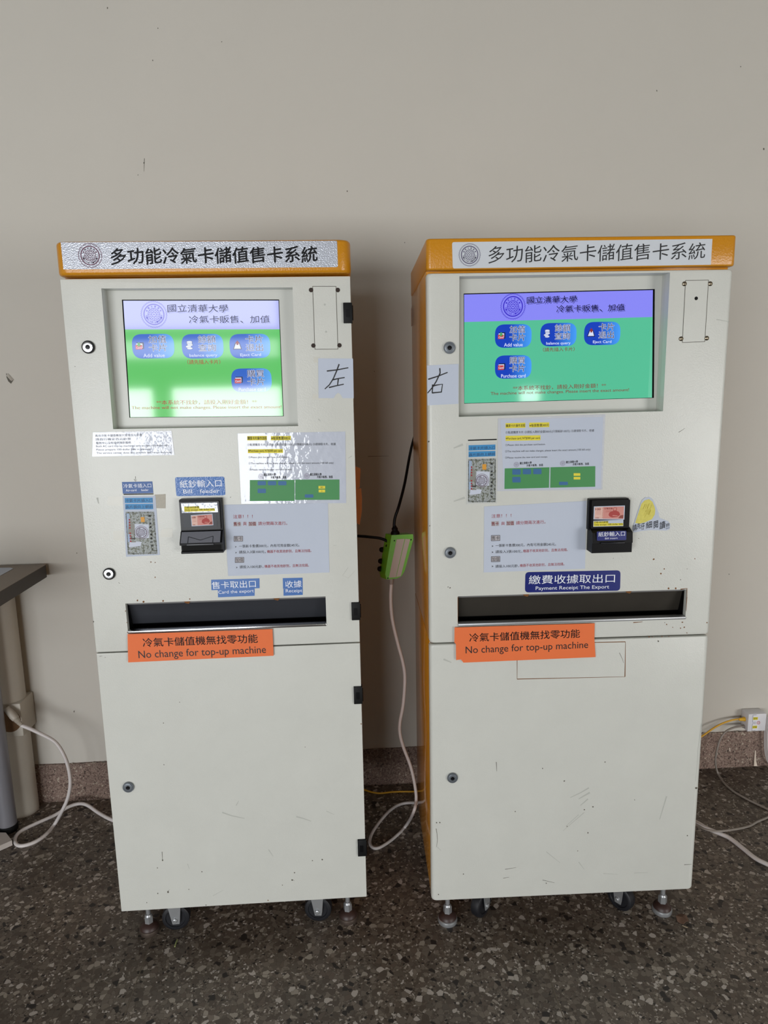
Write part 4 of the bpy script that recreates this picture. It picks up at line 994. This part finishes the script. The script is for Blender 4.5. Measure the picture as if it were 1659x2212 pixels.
# arrow-shaped note
zn = lambda x, y: (1260 + x / 8.295, 1060 + y / 8.295)
d = -.0012
b = MB(KR); out = [(905, 748), (880, 690), (925, 540), (960, 430), (1010, 280), (1050, 170), (1110, 120), (1190, 112), (1250, 160), (1300, 270), (1345, 380), (1365, 485), (1440, 515), (1520, 545), (1560, 600), (1550, 692), (1480, 715), (1340, 708), (1200, 705), (1050, 722)]
b.slab([KR.at(*zn(*p), d) for p in reversed(out)], d, d + .0008, PAPER)
o = b.build('paper_note', label='cut-out white note with yellow blob and handwriting, right of right bill acceptor', cat='note')
b = MB(KR); bl = [(930, 580), (960, 480), (990, 390), (1040, 235), (1100, 172), (1180, 152), (1240, 200), (1275, 280), (1290, 350), (1280, 430), (1230, 510), (1110, 565), (1010, 590)]
b.flat([KR.at(*zn(*p), d - .0003) for p in reversed(bl)], d - .0003, mat('yellow crayon', (214, 204, 104), .8, var=.18, vscale=140))
for k in range(14):
    x = 1060 + random.uniform(0, 140); y = 490 - random.uniform(0, 180)
    b.strokepx([zn(x, y), zn(x + 40, y - 90)], .6, d - .0005, mat('crayon shade', (176, 160, 56), .8), 1)
b.build('yellow_drawing', o)
b = MB(KR)
for st, p0, p1, h in (('請', (893, 722), (960, 715), 14), ('先', (962, 690), (1030, 686), 13), ('仔', (1040, 705), (1100, 700), 15), ('細', (1125, 680), (1232, 672), 15), ('閱', (1262, 678), (1340, 672), 17), ('讀', (1368, 692), (1470, 684), 17), ('!!!', (1486, 690), (1542, 684), 13)):
    b.tx(st, zn(*p0), zn(*p1), h, d - .0006, INK, .004, True)
b.build('handwriting', o)

# ------------------------------------------------------------------ desk and what is near it
DESK = mat('brown laminate', (124, 112, 100), .45, var=.06, vscale=20); EDGE = mat('dark edge band', (62, 58, 55), .5); TUBE = mat('grey lacquered tube', (128, 128, 134), .35, .3)
u1 = -.962; zt = .7425; d0 = -.75
root = thing('desk', WF, (-1.6, -.38, 0), 'brown laminate desk end on a grey tube leg at the left wall', 'desk')
b = MB(WF)
top = rrect([(-2.4, d0), (u1, d0), (u1, -.012), (-2.4, -.012)], [0, .01, .012, 0])
b.add([(u, d_, zt) for u, d_ in top] + [(u, d_, zt - .004) for u, d_ in top], [tuple(range(len(top)))], DESK)
n_ = len(top)
b.add([(u, d_, zt - .001) for u, d_ in top] + [(u, d_, zt - .036) for u, d_ in top], [(i, (i + 1) % n_, n_ + (i + 1) % n_, n_ + i) for i in range(n_)] + [tuple(range(2 * n_ - 1, n_ - 1, -1))], EDGE)
b.add([(u, d_, zt) for u, d_ in top] + [(u, d_, zt - .001) for u, d_ in top], [(i, (i + 1) % n_, n_ + (i + 1) % n_, n_ + i) for i in range(n_)], DESK)
b.build('desktop', root)
for (lu, ld) in ((-1.0945, -.133), (-2.25, -.150), (-2.25, -.65)):
    b = MB(WF); b.lathe((lu, ld, .018), 'z', [(0, .024), (zt - .055, .024)], TUBE, 32)
    leg = b.build('leg', root)
    b = MB(WF); b.lathe((lu, ld, 0), 'z', [(0, .0255), (.018, .0255), (.020, .022)], BLACKM, 28); b.build('foot_cap', leg)
b = MB(WF)
g = [WF.floor(x, y, zt + .0012) for x, y in ((-20, 1237), (0, 1243.5), (29, 1227.5), (22, 1226), (0, 1226.5), (-20, 1227))]
b.add([p for p in g] + [(p[0], p[1], p[2] - .001) for p in g], [tuple(range(6)), tuple(range(11, 5, -1))] + [(i, (i + 1) % 6, 6 + (i + 1) % 6, 6 + i) for i in range(6)], PAPER)
b.build('paper_sheet', label='white sheet of paper lying on the brown desk', cat='paper')

# conduit with an opened junction box
PIPE = mat('aged cream pipe paint', (190, 184, 172), .55, var=.06, vscale=14)
root = thing('conduit_pipe', WF, (-1.092, -.042, 0), 'cream round conduit pipe with stained junction box on the wall behind desk leg', 'pipe')
b = MB(WF); b.lathe((-1.092, -.042, 0), 'z', [(0, .041), (.26, .041)], PIPE, 32); b.lathe((-1.092, -.042, .355), 'z', [(0, .041), (.345, .041)], PIPE, 32); b.build('pipe', root)
b = MB(WF); b.box(-1.140, -1.046, -.0845, -.001, .258, .357, PIPE, .003)
o = b.build('junction_box', root)
b = MB(WF); b.lathe((-1.082, -.0847, .306), 'd', [(0, .034), (-.0006, .033)], mat('brown rust stain', (104, 76, 48), .8, var=.3, vscale=60), 28)
b.lathe((-1.104, -.0855, .326), 'd', [(0, .013), (-.0004, .012)], mat('deep rust', (86, 42, 16), .8), 16); b.build('stained_knockout', o)

# white power cable with moulded plug
def wp(px, py, d): return WF.p3(px, py, d)
def fl(px, py, z=.004): return WF.floor(px, py, z)
root = thing('power_cable', WF, wp(60, 1572, -.13), 'white mains cable looping on the floor left of left kiosk', 'cable')
b = MB(WF)
b.tube([wp(46, 1567, -.115), wp(62, 1573, -.118), wp(90, 1586, -.125), wp(118, 1602, -.13), wp(135, 1625, -.14), wp(147, 1655, -.145), wp(152, 1690, -.15), wp(147, 1722, -.155), wp(135, 1750, -.155)] + [fl(119, 1779, .006), fl(100, 1802), fl(75, 1819), fl(48, 1827), fl(35, 1823), fl(33, 1810), fl(46, 1795), fl(80, 1778), fl(118, 1761), fl(148, 1743, .012), fl(172, 1736, .016), fl(190, 1740, .012), fl(215, 1757), fl(248, 1773), fl(290, 1778)], .0050, CORDW)
b.build('cord', root)
b = MB(WF)
p0, p1 = Vector(wp(14, 1530, -.100)), Vector(wp(47, 1567, -.116))
ax = p1 - p0; ln = ax.length
prof = [(0, .009), (ln * .45, .011), (ln * .6, .010)]
for k in range(6): prof += [(ln * (.62 + k * .06), .0095 - k * .0006), (ln * (.645 + k * .06), .0075 - k * .0005)]
prof += [(ln, .0055)]
b.lathe(p0, ax, prof, mat('aged plug plastic', (168, 160, 148), .5), 18)
b.build('plug', root)

# pale socket strip on the floor at the frame's edge
b = MB(WF); q = [(-45, 1828), (-30, 1808), (14, 1809), (27, 1826), (0, 1838), (-20, 1846)]
lo = [WF.floor(x, y, 0.001) for x, y in q]; hi = [(p[0], p[1], .016) for p in lo]
b.add(lo + hi, [tuple(range(5, -1, -1)), tuple(range(6, 12))] + [(i, (i + 1) % 6, 6 + (i + 1) % 6, 6 + i) for i in range(6)], mat('pale socket plastic', (186, 178, 172), .5))
b.build('socket_strip', label='pale plastic socket strip lying on floor in front of the desk leg', cat='socket strip')

# ------------------------------------------------------------------ things in the gap between the kiosks
DQ = .25
root = thing('power_strip', KR, (-.045, DQ, .76), 'green power strip with two pale label bands hanging between the kiosks', 'power strip')
b = MB(KR)
A = lambda x, y, dd=0: KR.p3(x, y, DQ + dd)
out = [A(835, 1252), A(858, 1249.5), (lambda p: p)(A(868, 1244)), A(874, 1234), A(893, 1164), A(892, 1154), A(846, 1156), A(832, 1240)]
off = Vector((-.013, .030, -.002))
k = len(out)
b.add([Vector(p) for p in out] + [Vector(p) + off for p in out], [tuple(range(k)), tuple(range(2 * k - 1, k - 1, -1))] + [(i, (i + 1) % k, k + (i + 1) % k, k + i) for i in range(k)], GREEN)
b.build('strip_body', root)
for q in ([(840, 1248), (855, 1247), (874, 1164), (857, 1165)], [(856, 1247), (866, 1244), (886, 1165), (875.5, 1164)]):
    b = MB(KR); b.slab([KR.at(x, y, DQ - .0008) for x, y in q], DQ - .0008, DQ, mat('pale pink label', (178, 164, 154), .6)); b.build('label_band', root)
b = MB(KR)
for (x, y) in ((852, 1168), (888, 1166), (838, 1249)):
    b = MB(KR); b.lathe(KR.p3(x, y, DQ), 'd', [(0, .0018), (-.0012, .0014)], BLACK, 10); b.build('case_screw', root)
for y in (1190, 1215, 1232):
    c = Vector(KR.p3(838 - (y - 1160) * .10, y, DQ)) + off * .6
    s_ = MB(KR); s_.lathe(c, Vector((-1, .1, .1)), [(0, .007), (.006, .006), (.009, .003)], BLACK, 12); s_.build('socket_switch', root)
# cables
g1 = thing('plug_cable', KR, A(852, 1140), 'black plug cable rising from green strip to right kiosk', 'cable')
b = MB(KR); b.tube([A(851, 1143, .012), A(853, 1120, .015), A(862, 1092, .02), A(874, 1045, .06), A(883, 995, .11), A(889, 966, .145), A(896, 940, .17)], .0035, BLACK); b.build('cord', g1)
b = MB(KR); b.lathe(A(854, 1157, .012), Vector(A(852, 1134, .012)) - Vector(A(854, 1157, .012)), [(0, .011), (.008, .0105), (.013, .007), (.018, .0075), (.021, .005), (.024, .0042)], BLACK, 16); b.build('plug', g1)
g1 = thing('plug_cable', KR, A(840, 1172), 'black plug cable running left from green strip behind left kiosk', 'cable')
b = MB(KR); b.tube([A(844, 1180, .02), A(837, 1170, .02), A(822, 1163, .02), A(800, 1160, .02), A(775, 1158, .02), A(748, 1157, .03)], .0035, BLACK); b.build('cord', g1)
b = MB(KR); b.lathe(A(845, 1182, .02), Vector((-.8, .0, .5)), [(0, .008), (.009, .008), (.014, .004)], BLACK, 14); b.build('plug', g1)
g1 = thing('power_cable', KR, A(846, 1252, .015), 'white cord dropping from green power strip and looping on the floor', 'cable')
b = MB(KR)
def flr(px, py, z=.0045): return KR.floor(px, py, z)
b.tube([A(846, 1253, .012), A(844, 1290, .012), A(847, 1335, .012), A(858, 1385, .012), A(870, 1430, .015), A(874.5, 1465, .02), A(871, 1520, .02), A(864, 1560, .02), A(864, 1585, .02), A(872, 1615, .02), A(887, 1655, .02), A(896, 1695, .02), A(899, 1728, .01), A(893, 1755, -.005), flr(878, 1782, .012), flr(860, 1802), flr(838, 1820), flr(816, 1832), flr(803, 1829), flr(799, 1816), flr(806, 1796), flr(826, 1768), flr(846, 1748), flr(866, 1737), flr(890, 1734, .008), flr(915, 1738, .006), flr(960, 1745)], .0042, CORDW)
b.build('cord', g1)
b = MB(KR); b.lathe(A(845.5, 1262, .012), 'z', [(0, .0045), (.012, .0065), (.016, .0065)], mat('grey strain relief', (150, 140, 132), .5), 12); b.build('strain_relief', g1)
b = MB(WF); b.tube([fl(735, 1700), fl(770, 1702), fl(787, 1706), fl(803, 1711), fl(822, 1713.5), fl(845, 1711), fl(870, 1710), fl(896, 1710), fl(940, 1708)], .0026, CORDY)
b.build('network_cable', label='yellow cable along the skirting in the gap between kiosks', cat='cable')

# ------------------------------------------------------------------ right of the right kiosk
root = thing('network_box', WF, (1.147, -.02, .139), 'small white network wall box with yellow labels above the skirting', 'wall box')
b = MB(WF); u0, u1, z0, z1 = 1.1185, 1.1765, .140, .1975
b.box(u0, u1, -.040, -.001, z0, z1, mat('white box plastic', (220, 220, 224), .4), .002)
b.build('housing', root)
b = MB(WF); WHT = mat('white label', (228, 228, 236), .5)
b.flat(rect(u0 + .010, u0 + .034, z0 + .002, z1 - .002), -.0404, WHT); b.build('label_strip', root)
for zz, tx_ in ((z1 - .019, '071A'), (z0 + .010, '071B')):
    b = MB(WF); b.flat(rect(u0 + .015, u0 + .030, zz, zz + .009), -.0408, YEL); b.text(tx_, (u0 + .017, zz + .002), (u0 + .028, zz + .002), .005, -.0411, INK, .01)
    for s in (-1, 1): b.stroke([(u0 + .0135, zz + .0045 + s * .012), (u0 + .025, zz + .0045 + s * .012)], .0008, -.0409, INK, 1)
    b.stroke([(u0 + .0135, zz - .0075), (u0 + .0135, zz + .0165)], .0008, -.0409, INK, 1)
    b.build('port_label', root)
b = MB(WF); b.disc((u0 + .033, .1685), .0055, -.0410, mat('red stamp', (190, 60, 66), .6), 18, .0045)
for k in range(3): b.stroke([(u0 + .030, .166 + k * .0025), (u0 + .036, .166 + k * .0025)], .0006, -.0410, mat('red stamp', (190, 60, 66), .6), 1)
b.build('red_mark', root)
g1 = thing('network_cable', WF, wp(1600, 1555, -.022), 'yellow cable plugged into upper port of the white network box', 'cable')
b = MB(WF); b.tube([wp(1594, 1553.5, -.022), wp(1580, 1556, -.022), wp(1560, 1563, -.025), wp(1540, 1574, -.03), wp(1520, 1588, -.035), wp(1500, 1600, -.04)], .0028, CORDY); b.build('cord', g1)
b = MB(WF); p0 = wp(1614.5, 1553, -.022); b.lathe(p0, Vector(wp(1590, 1554.5, -.022)) - Vector(p0), [(0, .0065), (.012, .0068), (.014, .0055), (.022, .005), (.028, .0035)], mat('yellow plug boot', (228, 176, 40), .4), 14); b.build('plug', g1)
g1 = thing('network_cable', WF, wp(1604, 1569, -.022), 'grey cable plugged into lower port of the white network box', 'cable')
b = MB(WF)
b.tube([wp(1603, 1569, -.022), wp(1584, 1572, -.03), wp(1567, 1581, -.04), wp(1555, 1598, -.045), wp(1547.5, 1626, -.05), wp(1545.5, 1648, -.05), fl(1551, 1671, .006), fl(1563, 1690), fl(1584, 1709), fl(1615, 1727), fl(1642, 1740), fl(1662, 1751), fl(1666, 1760), fl(1655, 1767), fl(1636, 1775), fl(1617, 1785), fl(1584, 1792, .010), fl(1548, 1795.5, .0158), fl(1524, 1791.5, .0158), fl(1506, 1782, .012), fl(1480, 1770)], .003, CORDG)
b.build('cord', g1)
b = MB(WF); p0 = wp(1615, 1568, -.022); b.lathe(p0, Vector(wp(1600, 1570, -.022)) - Vector(p0), [(0, .006), (.010, .006), (.013, .005), (.018, .0035)], CORDG, 14); b.build('plug', g1)
b = MB(WF); b.tube([fl(1470, 1760, .005), fl(1506, 1777, .005), fl(1526, 1788.5, .0045), fl(1553, 1800, .0045), fl(1577, 1811, .0045), fl(1604, 1832, .0045), fl(1632, 1854, .0045), fl(1662, 1869, .006), fl(1720, 1896, .006), fl(1860, 1925, .006), fl(2050, 1900, .006), fl(2300, 1850, .006)], .0056, CORDW)
b.build('power_cable', label='thick white cable crossing the floor right of right kiosk', cat='cable')
for k, dx in enumerate((0, 3.2, 6.4)):
    b = MB(WF); dd = -.018 - .006 * k
    b.tube([wp(1658 + dx, 1548, dd), wp(1653 + dx, 1570, dd), wp(1651.5 + dx, 1600, dd), wp(1653 + dx, 1625, dd), wp(1659 + dx, 1646, dd), wp(1672 + dx, 1658, dd)], .0022, CORDW)
    b.build('network_cable', label='%s white cable of the hanging bundle beside the network box' % ('leftmost', 'middle', 'rightmost')[k], cat='cable', group='white cables at the right edge')

# ------------------------------------------------------------------ litter
LEAF = mat('dry brown leaf', (112, 86, 70), .7, var=.15, vscale=90)
b = MB(WF); c = Vector(WF.floor(1473, 1987, 0)); n_ = 16
rim = [c + Vector((math.cos(2 * math.pi * i / n_) * .0135 * (1 + .1 * math.sin(i * 2.3)), math.sin(2 * math.pi * i / n_) * .0145 * (1 + .12 * math.cos(i * 1.7)), .004 + .003 * math.sin(i * 1.1))) for i in range(n_)]
ctr = c + Vector((0, 0, .0075))
b.add([ctr] + rim + [p - Vector((0, 0, .001)) for p in rim] + [c + Vector((0, 0, .006))], [(0, 1 + i, 1 + (i + 1) % n_) for i in range(n_)] + [(2 * n_ + 1, n_ + 1 + (i + 1) % n_, n_ + 1 + i) for i in range(n_)] + [(1 + i, n_ + 1 + i, n_ + 1 + (i + 1) % n_, 1 + (i + 1) % n_) for i in range(n_)], LEAF, True)
o = b.build('dry_leaf', label='round dry brown leaf on the floor by the right kiosk foot', cat='leaf')
b = MB(WF); b.tube([WF.floor(1474, 1999, .003), WF.floor(1480, 2002, .003), WF.floor(1485, 2003.5, .0015)], .0008, mat('leaf stalk', (170, 156, 130), .6)); b.build('stalk', o)
b = MB(WF); b.tube([WF.floor(383, 2030, .002), WF.floor(380, 2037, .003), WF.floor(377.5, 2045, .002)], .0016, mat('green husk', (148, 156, 104), .6))
b.build('plant_scrap', label='tiny green plant scrap on floor in front of left caster', cat='scrap')
b = MB(WF); b.tube([WF.floor(297, 2003, .001), WF.floor(298, 2026, .0012), WF.floor(301, 2045, .001), WF.floor(300, 2064, .001)], .0007, mat('brown fibre', (82, 72, 62), .6))
b.build('fibre_strand', label='thin brown fibre on floor under left levelling foot', cat='strand')
SPL = mat('pale splinter', (214, 200, 184), .6)
b = MB(WF); q = [wp(1631, 1621, -.008), wp(1633, 1622, -.008), wp(1633.5, 1645, -.010), wp(1636, 1655, -.014), wp(1629, 1655, -.014), wp(1629.5, 1640, -.010)]
b.add(q + [(p[0], p[1] + .002, p[2]) for p in q], [tuple(range(6)), tuple(range(11, 5, -1))] + [(i, (i + 1) % 6, 6 + (i + 1) % 6, 6 + i) for i in range(6)], SPL)
b.build('wood_splinter', label='pale splinter leaning on skirting below the network box', cat='splinter')
b = MB(WF); q = [wp(1575, 1615.5, -.0075), wp(1577, 1615.5, -.0075), wp(1578, 1623, -.0075), wp(1576, 1623, -.0075)]
b.add(q + [(p[0], p[1] + .001, p[2]) for p in q], [(0, 1, 2, 3), (7, 6, 5, 4)] + [(i, (i + 1) % 4, 4 + (i + 1) % 4, 4 + i) for i in range(4)], SPL)
b.build('paint_chip', label='tiny white paint chip on skirting by the grey cable', cat='chip')
